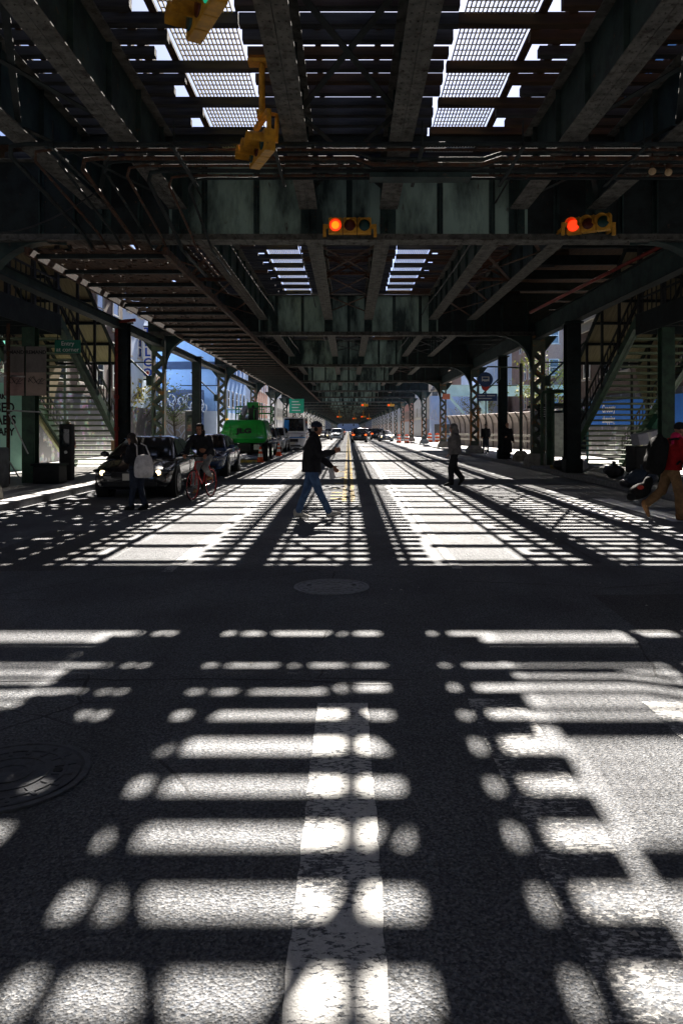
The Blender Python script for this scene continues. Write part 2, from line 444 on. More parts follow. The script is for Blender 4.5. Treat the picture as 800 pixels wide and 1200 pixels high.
# manhole covers
M['iron'] = pm('cast_iron', (.24, .25, .265), (.14, .145, .155), 30, bump=.3, rough=.42, metal=.3)
M['iron_dark'] = pm('dark_cast_iron', (.10, .105, .115), (.06, .062, .068), 30, bump=.3, rough=.5, metal=.3)
def manhole(x, y, rad, label, iron='iron'):
    t = thing('manhole_cover', (x, y, 0), label, 'manhole cover')
    a = MB(); n = 40
    prof = [(rad, .002), (rad, .012), (rad*.93, .014), (rad*.915, .006), (rad*.89, .006)]
    a.loft([[(rr*math.cos(2*PI*i/n), rr*math.sin(2*PI*i/n), z) for i in range(n)] for rr, z in prof], cap=False)
    a.build('rim', M[iron], t, smooth=True, local=True, sharp=40)
    b = MB()
    prof = [(rad*.885, .004), (rad*.885, .012), (rad*.86, .013)]
    b.loft([[(rr*math.cos(2*PI*i/n), rr*math.sin(2*PI*i/n), z) for i in range(n)] for rr, z in prof])
    for q in (.72, .5, .28):
        b.loft([[(rr*math.cos(2*PI*i/n), rr*math.sin(2*PI*i/n), z) for i in range(n)] for rr, z in ((rad*q, .013), (rad*q, .018), (rad*(q-.05), .018), (rad*(q-.05), .013))], cap=False)
    for i in range(16):
        c, s = math.cos(2*PI*i/16), math.sin(2*PI*i/16)
        b.bar((rad*.55*c, rad*.55*s, .014), (rad*.82*c, rad*.82*s, .014), .018, .007)
    b.build('lid', M[iron], t, local=True)
    h = MB()
    for i in (0, 1): h.tube((rad*.6*(1-2*i), .03, .0135), (rad*.6*(1-2*i), .03, .0195), .022, n=10)
    h.build('lifting_hole', M['black'], t, local=True)
manhole(-.17, 7.6, .38, 'round iron manhole cover in the dark shade band mid road')
manhole(-1.56, 3.46, .355, 'round iron manhole cover in the near left road, cut by the photo edge', 'iron_dark')
# ------------------------------------------------------------------ elevated railway
S = 15.2; HB = 5.38; HT = 7.02; DECK = 7.06; TIE = .135
NB = 34
KB = -5
GX = (-4.95, -3.4, -.8, .8, 3.4, 4.95)
via = thing('railway_viaduct', (0, 0, HB), 'long green steel elevated railway deck with timber ties running overhead along the street', 'railway viaduct')

def web_girder():
    """one longitudinal plate girder, local y 0..S-.34, x centred, z from flange bottom 6.0 to 7.05 (world)"""
    L = S-.36
    web = MB(); z0, z1 = 6.0, DECK-.005
    web.box(-.008, .008, 0, L, z0+.02, z1-.02)
    n = 10
    for i in range(n+1):
        y = .05 + (L-.1)*i/n
        for s_ in (-1, 1): web.box(min(s_*.01, s_*.085), max(s_*.01, s_*.085), y-.008, y+.008, z0+.022, z1-.022)
    fl = MB()
    fl.box(-.18, -.004, 0, L, z0, z0+.018); fl.box(.004, .18, 0, L, z0, z0+.018)
    fl.box(-.095, -.0085, 0, L, z0+.0185, z0+.11); fl.box(.0085, .095, 0, L, z0+.0185, z0+.11)
    fl.box(-.16, .16, 0, L, z1-.018, z1)
    for i in range(int(L/.16)):
        for x in (-.13, -.05, .05, .13): fl.ball((x, .08+i*.16, z0-.001), .013, 5, 4)
    return web, fl
gw, gf = web_girder()
firstw = None
farw = MB(); farf = MB()
for k in range(KB, NB):
    for gx in GX:
        if -1 <= k < 15:
            if firstw is None:
                a = gw.build('longitudinal_girder', M['steel'], via, local=True)
                b = gf.build('flange', M['peel'], a, local=True)
                firstw = a; o = a
            else:
                o = copy_tree(firstw, via)
            o.location = (gx, S*k+.18, -HB)
        else:
            farw.box(gx-.01, gx+.01, S*k+.18, S*(k+1)-.18, 6.02, DECK-.03); farf.box(gx-.17, gx+.17, S*k+.18, S*(k+1)-.18, 6.0, 6.015)
o = farw.build('longitudinal_girder', M['steel'], via); tag(o, kind='stuff')
o = farf.build('flange', M['peel'], via); tag(o, kind='stuff')

# lateral X bracing between the paired girders, and lattice between them
br = []
for k in range(-1, 16):
    for xa, xb in ((-4.95, -3.4), (-.8, .8), (3.4, 4.95)):
        m_ = MB(); n = 4
        for i in range(n):
            y0 = S*k + .4 + (S-.8)*i/n; y1 = y0 + (S-.8)/n - .15
            zc = 6.28 if xa == -.8 else 6.1
            m_.bar((xa+.1, y0, zc), (xb-.1, y1, zc), .09, .012); m_.bar((xa+.1, y1, zc+.02), (xb-.1, y0, zc+.02), .09, .012)
            if i % 2: continue
            m_.bar((xa+.02, y0, zc+.05), (xb-.02, y0, zc+.05), .08, .09)
            # cross frame
            m_.bar((xa+.03, y0, 6.15), (xb-.03, y0, 6.92), .06, .06); m_.bar((xa+.03, y0+.07, 6.92), (xb-.03, y0+.07, 6.15), .06, .06)
        m_.build('lateral_bracing', M['rust'] if k % 2 else M['steel_dark'], via)

# ties
tie_i = 0
stuffA = MB(); stuffB = MB(); proto = {}
PH = .10
def tie_at(x0, x1, y, zz=DECK, brown=False):
    global tie_i
    y = y + random.uniform(-.012, .012)
    if 0 < y < 14.0 and tie_i < 100:
        m_ = MB(); m_.box(x0, x1, -.07, .07, 0 if y > 10.9 else -.0, TIE if y > 10.9 else .165)
        o = m_.build('tie', M['tie_brown' if brown else 'tie'], via, local=True, bevel=.008); o.location = (0, y, zz-HB); tie_i += 1
    else:
        (stuffB if brown else stuffA).box(x0, x1, y-.07, y+.07, zz, zz+TIE)
n_t = int((NB-KB)*S/.42)
for i in range(n_t):
    y = round(KB*S/1.26)*1.26 + PH + .42*i
    long_ = (i % 3 == 0)
    kk = y / S - math.floor(y / S)
    # centre track
    tie_at(-1.47 + random.uniform(-.05, .05), 1.46 + random.uniform(-.04, .04), y, brown=random.random() < .2)
    for s_ in (-1, 1):
        inn = (1.50 if long_ else (2.55 if i % 3 == 1 else 2.8)) + random.uniform(-.03, .03)
        out = 5.62 + (1.3 if i % 4 == 0 else random.uniform(-.05, .1))
        x0, x1 = (inn, out) if s_ > 0 else (-out, -inn)
        tie_at(x0, x1, y, brown=(s_ > 0 and random.random() < .6) or random.random() < .1)
tag(stuffA.build('tie', M['tie'], via), kind='stuff'); tag(stuffB.build('tie', M['tie_brown'], via), kind='stuff')

# walkway gratings between the tracks
def grating_mb():
    m_ = MB(); L = S-.06
    xs = 16
    for i in range(xs+1):
        x = .02 + .93*i/xs; m_.box(x-.008, x+.008, 0, L, 0, .032)
    n = int(L/.16)
    for i in range(n+1):
        y = L*i/n; m_.box(.012, .958, y-.005, y+.005, .019, .033)
    return m_
gp = None
for k in range(KB, NB):
    for s_ in (-1, 1):
        if gp is None: gp = grating_mb().build('walkway_grating', M['grate_lit'], via, local=True, fix=False); o = gp
        else: o = gp.copy(); COL.objects.link(o); o.parent = via
        if s_ > 0: o.material_slots[0].link = 'OBJECT'; o.material_slots[0].material = M['grate']
        o.location = (1.55 if s_ > 0 else -2.51, S*k+.03, DECK+TIE+.004-HB)
# timber edge boards, guard timbers and rails
for s_ in (-1, 1):
    b = MB(); b.box(min(s_*2.56, s_*2.67), max(s_*2.56, s_*2.67), -S, S*NB, DECK+TIE+.003, DECK+TIE+.05); b.build('edge_board', M['tie_brown'], via)
for cx in (-4.17, 0, 4.17):
    for dx in (-.75, .75):
        b = MB(); z = DECK+TIE+.002; x = cx+dx
        b.box(x-.065, x+.065, -S, S*NB, z, z+.015); b.box(x-.012, x+.012, -S, S*NB, z+.0155, z+.11); b.box(x-.035, x+.035, -S, S*NB, z+.1105, z+.14)
        b.build('rail', M['rust'], via)
    for dx in (-.44, .43):
        b = MB(); b.box(cx+dx-.045, cx+dx+.045, -S, S*NB, DECK+TIE+.002, DECK+TIE+.08); b.build('guard_rail', M['rust'], via)
    for dx in (-1.15, 1.15):
        b = MB(); b.box(cx+dx-.06, cx+dx+.06, -S, S*NB, DECK+TIE+.002, DECK+TIE+.12); b.build('guard_timber', M['tie_brown'], via)
    b = MB()
    b.box(cx+.9, cx+.96, -S, S*NB, DECK+TIE+.09, DECK+TIE+.17); b.build('contact_rail', M['rust'], via)
# solid plank crossing over the first cross girder, and closed side platforms over the near span
b = MB()
for i in range(5): b.box(-7.2, 7.2, 14.95+i*.262, 14.95+i*.262+.255, DECK+TIE+.16, DECK+TIE+.2)
b.build('plank_crossing', M['plank'], via)
for s_ in (-1, 1):
    b = MB()
    for i in range(22):
        x = s_*((6.7 if s_ < 0 else 5.68)+i*.2); b.box(min(x, x+s_*.195), max(x, x+s_*.195), S*KB, (31 if s_ < 0 else 66), DECK+.02+TIE+.01, DECK+TIE+.07)
    b.build('platform_planking', M['plank'], via)
    b = MB()
    for x in () if s_ > 0 else ():
        for i in range(2): b.box(min(s_*(x+i*.22), s_*(x+i*.22+.16)), max(s_*(x+i*.22), s_*(x+i*.22+.16)), 16.6, S*NB, DECK+TIE+.004, DECK+TIE+.05)
    if b.v: b.build('edge_board', M['plank'], via)

# ------------------------------------------------------------------ cross girders
def cross_girder(near):
    web = MB(); fl = MB(); st = MB()
    X = 8.1
    web.box(-3.62, 3.62, -.01, .01, HB+.02, HT-.02)
    wo = []
    for a_, b_ in ((-X, -3.6201), (3.6201, X)): q_ = MB(); q_.box(a_, b_, -.01, .01, HB+.02, HT-.02); wo.append(q_)
    fl.box(-X, X, -.21, .21, HB, HB+.019); fl.box(-X, X, -.12, -.0105, HB+.0195, HB+.035); fl.box(-X, X, .0105, .12, HB+.0195, HB+.035)
    fl.box(-X, X, -.025, -.0105, HB+.0355, HB+.17); fl.box(-X, X, .0105, .025, HB+.0355, HB+.17)
    fl.box(-X, X, -.19, .19, HT-.019, HT)
    xs = [-7.2, -6.2, -5.5, -4.95, -4.2, -3.4, -2.9, -1.85, -.8, 0.02, .8, 1.85, 2.9, 3.4, 4.2, 4.95, 5.5, 6.2, 7.2]
    for x in xs:
        wd = .16 if abs(abs(x)-.8) < .01 or abs(abs(x)-3.4) < .01 or abs(abs(x)-4.95) < .01 else .06
        for s_ in (-1, 1):
            st.box(x-wd, x+wd, min(s_*.0105, s_*.022), max(s_*.0105, s_*.022), HB+.171, HT-.02)
            st.box(x-.006, x+.006, min(s_*.0225, s_*.11), max(s_*.0225, s_*.11), HB+.172, HT-.021)
        if near:
            for j in range(13):
                z = HB+.24+j*.11
                for dx in (-.045, .045): st.ball((x+dx, -.024, z), .014, 6, 4)
    if near:
        for i in range(110):
            x = -8+i*.145
            fl.ball((x, -.026, HB+.07), .015, 6, 4); fl.ball((x+.07, -.026, HB+.13), .015, 6, 4)
            for yy in (-.17, -.07, .07, .17): fl.ball((x, yy, HB-.001), .014, 5, 4)
    return web, fl, st, wo
glab = {1: 'nearest deep cross girder, carrying the two horizontal traffic signals with red lamps',
        2: 'second deep cross girder, behind the signal girder and before the third',
        3: 'third cross girder, half as tall in the photo as the second one',
        4: 'fourth cross girder, between the third and the crowded far row'}
pn = None; pf = None
for k in range(KB, NB+1):
    near = k in (1, 2, 3)
    label = glab.get(k, 'far cross girder in the receding row beyond the fourth one')
    if k < 1: label = 'cross girder over the intersection behind the viewpoint'
    if (near and pn is None) or (not near and pf is None):
        t = thing('cross_girder', (0, S*k, HB), label, 'steel girder', 'cross girders carrying the railway deck')
        t.location = (0, 0, 0)
        w_, f_, s_, wo_ = cross_girder(near); [q_.build('outer_web', M['steel_dark'], t, local=True) for q_ in wo_]  # outer webs darker, for soot and for the shade out there
        w_.build('web', M['steel_web_lit'], t, local=True); f_.build('flange', M['peel'], t, local=True); s_.build('stiffener', M['steel'], t, local=True)
        if near: pn = t
        else: pf = t
    else:
        t = copy_tree(pn if near else pf); t['label'] = label
    t.location = (0, S*k, 0)

# ------------------------------------------------------------------ columns with curved knee braces
def column(sx):
    t = thing('steel_column', (0, 0, 0), '', 'steel column', 'riveted columns holding up the railway')
    sh = MB()
    # two channels with lacing bars; open towards the street direction faces
    z0, z1 = .55, HB-.002
    for s_ in (-1, 1):
        sh.box(min(s_*.17, s_*.255), max(s_*.17, s_*.255), -.19, .19, 2.7, z1)
    sh.build('shaft', M['rustcol'], t, local=True)
    sh = MB()
    for s_ in (-1, 1): sh.box(min(s_*.17, s_*.255), max(s_*.17, s_*.255), -.19, .19, z0, 2.699)
    sh.build('shaft_foot', M['rustcol'], t, local=True)
    lc = MB(); n = 11
    for yy in (-.195, .195):
        for i in range(n):
            a = z0+.35+(z1-z0-1.0)*i/n; b = z0+.35+(z1-z0-1.0)*(i+1)/n
            lc.bar((-.2 if i % 2 else .2, yy, a), (.2 if i % 2 else -.2, yy, b), .13, .012, (0, 1, 0))
        lc.box(-.255, .255, yy-.008, yy+.008, z1-.62, z1); lc.box(-.255, .255, yy-.008, yy+.008, z0, z0+.34)
    lc.build('lacing', M['rustcol'], t, local=True)
    bs = MB()
    for r0, za, zb in ((.52, -.02, .32), (.46, .32, .40), (.38, .40, .56)):
        bs.box(-r0, r0, -r0, r0, za, zb-.001)
    bs2 = MB(); bs2.loft([[(-.48, -.48, .1), (.48, -.48, .1), (.48, .48, .1), (-.48, .48, .1)], [(-.44, -.44, .40), (.44, -.44, .40), (.44, .44, .40), (-.44, .44, .40)], [(-.30, -.28, .62), (.30, -.28, .62), (.30, .28, .62), (-.30, .28, .62)]])
    bs2.build('footing', M['concrete'], t, local=True)
    # curved knee brace towards the street centre
    kb = MB(); rad = 1.35; d = -sx
    pts = []; n = 12
    x0 = d*.258
    for i in range(n+1):
        a = PI/2*i/n
        pts.append((x0 + d*(rad - rad*math.cos(a)), HB-.003-rad+rad*math.sin(a)))
    poly = [(x0, HB-.003)] + pts[:-1] + [(x0+d*(rad+.35), HB-.06), (x0+d*(rad+.35), HB-.003)]
    kb.loft([[(u, -.012, v) for u, v in poly], [(u, .012, v) for u, v in poly]])
    rings = []
    for i, (u, v) in enumerate(pts):
        a = PI/2*i/n; nx, nz = d*math.cos(a)*.018, -math.sin(a)*.018
        rings.append([(u, -.15, v), (u, .15, v), (u+nx, .15, v+nz), (u+nx, -.15, v+nz)])
    kb.loft(rings)
    kb.build('knee_brace', M['steel'], t, local=True)
    kb = MB()      # short outer bracket
    kb.loft([[(u, yy, v) for u, v in ((-x0, HB-.003), (-x0, HB-.7), (-x0-d*.55, HB-.003))] for yy in (-.012, .012)])
    kb.build('bracket', M['steel'], t, local=True)
    return t
cl = {-1: column(-1), 1: column(1)}
cl[-1].location = (-7.65, S, 0); cl[1].location = (7.65, S, 0)
clab = {(1, 1): 'laced steel column on the right pavement beside the near crossing corner', (-1, 1): 'laced steel column on the left pavement beside the near crossing corner',
        (1, 2): 'graffitied laced column right of the street with a dark notice plate', (-1, 2): 'laced column left of the street above the parked black sedan',
        (1, 3): 'orange rusted laced column beside the round blue stop sign', (-1, 3): 'laced column just left of the green boom lift',
        (1, 4): 'rusty laced column with a small orange sign plate', (-1, 4): 'laced column right behind the green boom lift railing'}
for k in range(KB, NB+1):
    for sx in (-1, 1):
        if k == 1: t = cl[sx]
        else: t = copy_tree(cl[sx]); t.location = (sx*7.65, S*k, 0)
        side = 'right' if sx > 0 else 'left'
        if sx > 0 and k >= 3:
            for ch in t.children:
                if ch.name.startswith('shaft_foot'): ch.material_slots[0].link = 'OBJECT'; ch.material_slots[0].material = M['rustorange']
        t['label'] = clab.get((sx, k), 'far laced column in the %s row, beyond the fourth of that side' % side if k > 4 else 'laced column on the %s pavement behind the viewpoint' % side)
        t['group'] = 'riveted columns in the %s row' % side

# plain solid posts of the station between the laced columns
def plain_post(x, y, label, wd=.36, top=HB-.25):
    t = thing('steel_post', (x, y, .15), label, 'steel post')
    m_ = MB(); h = wd/2
    m_.box(x-h, x+h, y-h, y-h+.03, .45, top); m_.box(x-h, x+h, y+h-.03, y+h, .45, top); m_.box(x-.02, x+.02, y-h+.03, y+h-.03, .45, top)
    m_.build('shaft', M['steel_dark'], t)
    m_ = MB(); m_.box(x-h-.05, x+h+.05, y-h-.05, y+h+.05, .15, .6); m_.build('footing', M['steel_dark'], t, bevel=.03)
    m_ = MB(); m_.box(x-h-.08, x+h+.08, y-h-.05, y+h+.05, top+.001, top+.06); m_.build('cap_plate', M['steel'], t)
plain_post(7.5, 25.2, 'thick dark post beside the foot of the right station stairs', .46)
plain_post(7.55, 36.8, 'plain grey-green post beside the man in the long coat', .40)
plain_post(-7.5, 25.0, 'thick dark post with a red pipe beside the left stairs', .42)
plain_post(-7.5, 37.2, 'plain dark post rising behind the cyclist', .40)
# red standpipe on the left post
p = MB(); p.path([(-7.62, 24.72, .15), (-7.62, 24.72, 5.0), (-7.55, 24.74, 5.15), (-7.0, 24.75, 5.2)], .055, 10)
for z in (.7, 1.55, 2.6): p.tube((-7.62, 24.72, z), (-7.62, 24.72, z+.12), .085, n=10)
M['redpipe'] = pm('red_pipe_paint', (.20, .02, .015), (.10, .02, .015), 6, rough=.5)
tag(p.build('standpipe', M['redpipe'], origin=(-7.62, 24.72, .15), smooth=True, sharp=40), 'red standpipe fixed to the thick post by the left stairs', 'pipe')
# outrigger frames tying posts to the laced columns (thin bars)
for x0, x1, y, z in ((-9.4, -7.9, 30.4, 4.35), (-9.4, -7.9, 45.6, 4.3), (7.9, 9.6, 30.4, 4.35), (7.9, 9.6, 45.6, 4.3)):
    s_ = 1 if x0 > 0 else -1
    t = thing('bracket_arm', (x0, y, z), 'thin horizontal arm with a diagonal strut on the %s laced column of bay %s' % ('right' if s_ > 0 else 'left', 'two' if y < 40 else 'three'), 'bracket')
    t['label'] = 'thin arm with diagonal strut on the %s %s laced column' % (('nearer' if y < 40 else 'farther'), 'right' if s_ > 0 else 'left')
    m_ = MB(); m_.bar((s_*7.92, y-.1, z-.05), (s_*10.2, y-.1, z-.05), .05, .05); m_.build('arm', M['steel_dark'], t)
    m_ = MB(); m_.bar((s_*7.92, y-.16, z-.75), (s_*9.5, y-.16, z+.75), .07, .07); m_.build('strut', M['steel'], t)
    m_ = MB(); m_.box(min(s_*7.91, s_*8.12), max(s_*7.91, s_*8.12), y-.2, y-.12, z-1.0, z-.6); m_.build('gusset', M['steel'], t)

# station edge beams resting on the posts
for s_ in (-1, 1):
    t = thing('station_beam', (s_*7.55, 38, HB-.4), 'long dark edge beam linking the posts and columns on the %s side' % ('right' if s_ > 0 else 'left'), 'steel girder')
    m_ = MB(); m_.box(s_*7.55-.012, s_*7.55+.012, 15.5, 61, HB-.17 if s_ > 0 else HB-.45, HB+.5 if s_ > 0 else HB-.2); m_.build('web', M['steel'], t)
    m_ = MB(); zo = 0 if s_ > 0 else -.7; m_.box(s_*7.55-.15, s_*7.55+.15, 15.5, 61, HB-.19+(0 if s_ > 0 else -.28), HB-.171+(0 if s_ > 0 else -.28)); m_.box(s_*7.55-.1, s_*7.55+.1, 15.5, 61, HB+.501+zo, HB+.52+zo); m_.build('flange', M['steel_dark'], t)
# right platform front wall above the beam
t = thing('platform_wall', (9.9, 20, 5.6), 'dark ribbed platform wall above the right pavement', 'platform wall')
m_ = MB(); m_.box(10.6, 10.66, -60, 66, 7.0, 9.6); m_.build('sheeting', M['steel_dark'], t)
for i in range(20):
    m_ = MB(); m_.box(10.5, 10.599, -50+i*6, -49.9+i*6, 6.6, 9.6); m_.build('rib', M['steel'], t)
t = thing('platform_joists', (8.3, 40, 6.9), 'dark cross beams under the right platform planking', 'platform beams')
for i in range(30):
    m_ = MB(); y = 1.5+i*2.2; m_.box(5.7, 10.5, y, y+.12, 6.75, DECK-.01); m_.build('joist', M['steel_dark'], t)

# ------------------------------------------------------------------ left timber shield under the girders
t = thing('timber_walkway', (-5.0, 16, 5.2), 'long brown plank walkway slung under the girders on the left, sparkling with light gaps', 'plank walkway')
b = MB(); zt = HB-.16
for i in range(17):
    x = -6.32+i*.152; y = 15.0+random.uniform(0, .3)
    while y < 96:
        L = random.uniform(.15, 1.1); L2 = random.uniform(.08, .28)
        b.box(x, x+.151, y, y+L, zt-.022, zt); y += L+.003
        if random.random() < .85: b.box(x, x+.151-random.uniform(.06, .13), y, y+L2, zt-.022, zt)   # knocked-out edge
        y += L2+.003
b.build('planking', M['plank'], t)
for i in range(55):
    b = MB(); b.box(-6.4, -3.7, 15.4+i*1.52, 15.4+i*1.52+.09, zt-.11, zt-.0255); b.build('joist', M['steel_dark'], t)
b = MB()
for x in (-6.42, -3.66): b.box(x-.04, x+.04, 15, 97, zt-.14, zt+.02)
b.build('edge_angle', M['rust'], t)
b = MB()
for i in range(6):
    for x in (-6.42, -3.66): b.tube((x, 15.5+15.2*i, zt+.02), (x, 15.5+15.2*i, HB+.3), .02)
b.build('hanger', M['steel_dark'], t)

# ------------------------------------------------------------------ conduits crossing in front of the first girder
t = thing('conduit_bundle', (0, 12, 5.8), 'bundle of dark conduits crossing under the near span ahead of the signal girder', 'pipe bundle')
zs = 5.86
for i in range(9):
    y = 11.25+i*.19; z = zs+random.uniform(-.02, .04); xe = -5.15+i*.3
    pts = [(9.5, y, z)]
    if i in (2, 3, 4): pts += [(2.4, y, z), (2.1, y, z-.1), (.4, y, z-.1), (.1, y, z)]
    pts += [(xe+.35, y, z), (xe+.1, y, z-.03), (xe, y+.22, z-.1), (xe-.03, 14.7, HB+.05), (xe-.03, 15.3, HB-.12), (xe-.05, 18, HB-.12)]
    b = MB(); b.path(pts, .024 if i % 3 else .036, 8); b.build('conduit', M['rust'] if i % 2 else M['steel_dark'], t, smooth=True)
for x in (-4.4, -2.6, -1.1, 1.1, 2.6, 4.4, 6.2):
    b = MB(); b.bar((x, 11.1, zs-.07), (x, 12.95, zs-.07), .05, .03); b.tube((x, 11.2, zs-.07), (x, 11.2, 6.2), .012); b.tube((x, 12.85, zs-.07), (x, 12.85, 6.2), .012)
    b.build('hanger', M['steel_dark'], t)
b = MB()
b.box(-6.5, 6.5, 13.95, 14.0, DECK-.16, DECK-.01); b.build('fascia_channel', M['steel_dark'], t)
b = MB()
b.box(.35, 2.0, 12.2, 12.5, zs-.16, zs-.08); b.build('cable_tray', M['steel'], t)

# red-brown pipe stay rising on the right
a = Vector((5.93, 24.5, 5.41)); c = Vector((7.6, 17.5, 6.03))
p = MB(); p.path([a, c], .05, 8)
tag(p.build('pipe_stay', M['redpipe'], origin=a, smooth=True), 'thin red-brown pipe slanting up to the right across the right stairs', 'pipe')
# drop cables at upper left
cm = MB(); pts = []
for i in range(14):
    t_ = i/13; pts.append((-8.6+4.2*t_, 13.6, 6.3-1.1*math.sin(PI*t_)*.9-.3*t_))
cm.path(pts, .014, 6)
tag(cm.build('sagging_cable', M['black'], origin=pts[0]), 'thin sagging cable at the upper left under the near deck', 'cable')
# ------------------------------------------------------------------ station stairs
M['tan'] = pm('tan_canopy_panel', (.27, .21, .13), (.20, .155, .095), 3, bump=.2, stretch=(6, .4, .4), rough=.7)
M['stair'] = pm('stair_green_paint', (.030, .066, .040), (.018, .036, .024), 4, bump=.2, rough=.5, c3=(.10, .05, .02), thr3=(.64, .7))
M['tread'] = pm('stair_tread_edge', (.10, .13, .075), (.055, .075, .05), 6, bump=.2, rough=.6)
def stairs(sx):
    side = 'right' if sx > 0 else 'left'
    X0, X1 = 8.5, 10.7; Y0, Y1 = 29.4, 22.0; Z0, Z1 = .15, 4.8
    t = thing('station_stairs', (sx*9.6, 22, .15), 'green steel station stairs with tan canopy rising from the %s pavement' % side, 'stairs')
    bx = lambda m_, a, b, *r: m_.box(min(sx*a, sx*b), max(sx*a, sx*b), *r)
    P = lambda x, y, z: (sx*x, y, z)
    sl = (Z1-Z0)/(Y0-Y1)
    zy = lambda y: Z0+(Y0-y)*sl
    for x in (X0, X1):
        m_ = MB(); m_.bar(P(x, Y0+.2, zy(Y0+.2)+.1), P(x, Y1, Z1+.0), .05, .5)
        m_.bar(P(x-.06, Y0+.2, zy(Y0+.2)-.16), P(x-.06, Y1, Z1-.26), .2, .03)
        m_.build('stringer', M['stair'], t)
    n = 25
    for i in range(n):
        y = Y0 - (Y0-Y1)*(i+.5)/n; z = zy(y)
        m_ = MB(); bx(m_, X0+.03, X1-.03, y-.15, y+.15, z, z+.03); m_.cur = 1; bx(m_, X0+.03, X1-.03, y+.1505, y+.165, z-.035, z+.032)
        m_.build('tread', [M['tread'], M['tread']], t)
    # landing
    m_ = MB(); bx(m_, X0-.05, 12.9, 17.0, Y1, 4.72, 4.80); bx(m_, X0-.1, X0-.052, 17.0, Y1, 4.35, 4.95); bx(m_, X0-.05, 12.9, Y1-.06, Y1-.001, 4.38, 4.719)
    bx(m_, X0-.1, 12.9, 16.93, 16.999, 4.35, 4.95)
    for y in (18, 19, 20, 21): bx(m_, X0-.05, 12.9, y, y+.08, 4.5, 4.719)
    m_.build('landing', M['steel_dark'], t)
    # landing posts
    for x, y in ((8.62, 20.4), (8.62, 17.3), (12.6, 17.3)):
        m_ = MB(); bx(m_, x-.17, x+.17, y-.16, y-.12, .15, 4.349); bx(m_, x-.17, x+.17, y+.12, y+.16, .15, 4.349); bx(m_, x-.02, x+.02, y-.12, y+.12, .15, 4.349)
        m_.build('post', M['stair'], t)
    # railings with mesh of balusters
    m_ = MB()
    for x in (X0, X1):
        for h in (.55, 1.05): m_.bar(P(x, Y0, zy(Y0)+h), P(x, Y1, Z1+h), .05, .05)
        for i in range(26):
            y = Y0-(Y0-Y1)*i/25; m_.bar(P(x, y, zy(y)+.15), P(x, y, zy(y)+1.05), .025, .025)
        for i in range(5):
            y = Y0-1-(Y0-Y1-1)*i/4; m_.bar(P(x, y, zy(y)+.15), P(x, y, zy(y)+2.95), .08, .08)
    for a, b in (((X0, Y1), (X0, 17.05)), ((X0, 17.05), (12.8, 17.05)), ((X1, Y1), (12.8, Y1))):
        for h in (.6, 1.15): m_.bar(P(a[0], a[1], 4.8+h), P(b[0], b[1], 4.8+h), .05, .05)
        L = math.hypot(b[0]-a[0], b[1]-a[1])
        for i in range(int(L/.3)+1):
            u = i/int(L/.3); x = a[0]+(b[0]-a[0])*u; y = a[1]+(b[1]-a[1])*u
            m_.bar(P(x, y, 4.8), P(x, y, 5.95), .03, .03)
    for y in (21.9, 20.3, 18.7, 17.1): m_.bar(P(X0, y, 4.8), P(X0, y, 7.75), .1, .1); m_.bar(P(12.7, y, 4.8), P(12.7, y, 7.75), .1, .1)
    m_.build('railing', M['black'], t)
    # sloping canopy with ribs
    m_ = MB(); H = 2.95
    y_b = Y0-1.6
    m_.bar(P((X0+X1)/2, y_b, zy(y_b)+H), P((X0+X1)/2, Y1-.0, Z1+H), 2.35, .03)
    bx(m_, X0-.1, 12.85, 17.0, Y1-.02, Z1+H-.02, Z1+H+.02)
    m_.build('canopy', M['tan'], t)
    m_ = MB()
    for i in range(7):
        y = y_b-(y_b-Y1)*i/6; bx(m_, X0-.1, X1+.1, y-.04, y+.04, zy(y)+H-.12, zy(y)+H-.03)
    for x in (X0-.05, X0+1.1, X1+.05): m_.bar(P(x, y_b, zy(y_b)+H-.09), P(x, Y1, Z1+H-.09), .08, .1)
    m_.build('canopy_rib', M['steel_dark'], t)
    # wind screen on the outer side
    m_ = MB(); m_.bar(P(X1+.1, y_b, zy(y_b)+1.9), P(X1+.1, Y1, Z1+1.9), .02, 1.9)
    bx(m_, 12.78, 12.80, 17.0, Y1-.1, 4.85, 7.7)
    m_.build('wind_screen', M['tan'], t)
    m_ = MB(); m_.bar(P(X1, Y0-.4, zy(Y0)+.05), P(X1, Y0-4.6, zy(Y0-4.6)-.35), .1, .16)
    m_.build('brace', pm('sunlit_stringer_yellow', (.38, .36, .20), (.26, .24, .13), 4), t)  # bar along the lower stringer; its yellow is sunlight put into the paint
    return t
stL = stairs(-1); stR = stairs(1)

# green entrance sign under the left landing
t = thing('station_sign', (-8.3, 20.6, 3.7), 'small green station entrance sign under the left stair landing', 'sign')
M['signgreen'] = pm('green_sign_enamel', (.02, .16, .11), (.015, .12, .085), 4, bump=0, rough=.4)
m_ = MB(); m_.box(-8.28, -7.55, 21.2, 21.23, 3.75, 4.12); m_.build('panel', M['signgreen'], t)
text('lettering', 'Entry\nat corner', .17, (-7.91, 21.195, 3.93), FACE, M['white'], t)
m_ = MB(); m_.tube((-8.2, 21.22, 4.12), (-8.2, 21.22, 4.4), .015); m_.tube((-7.65, 21.22, 4.12), (-7.65, 21.22, 4.4), .015); m_.build('hanger', M['black'], t)

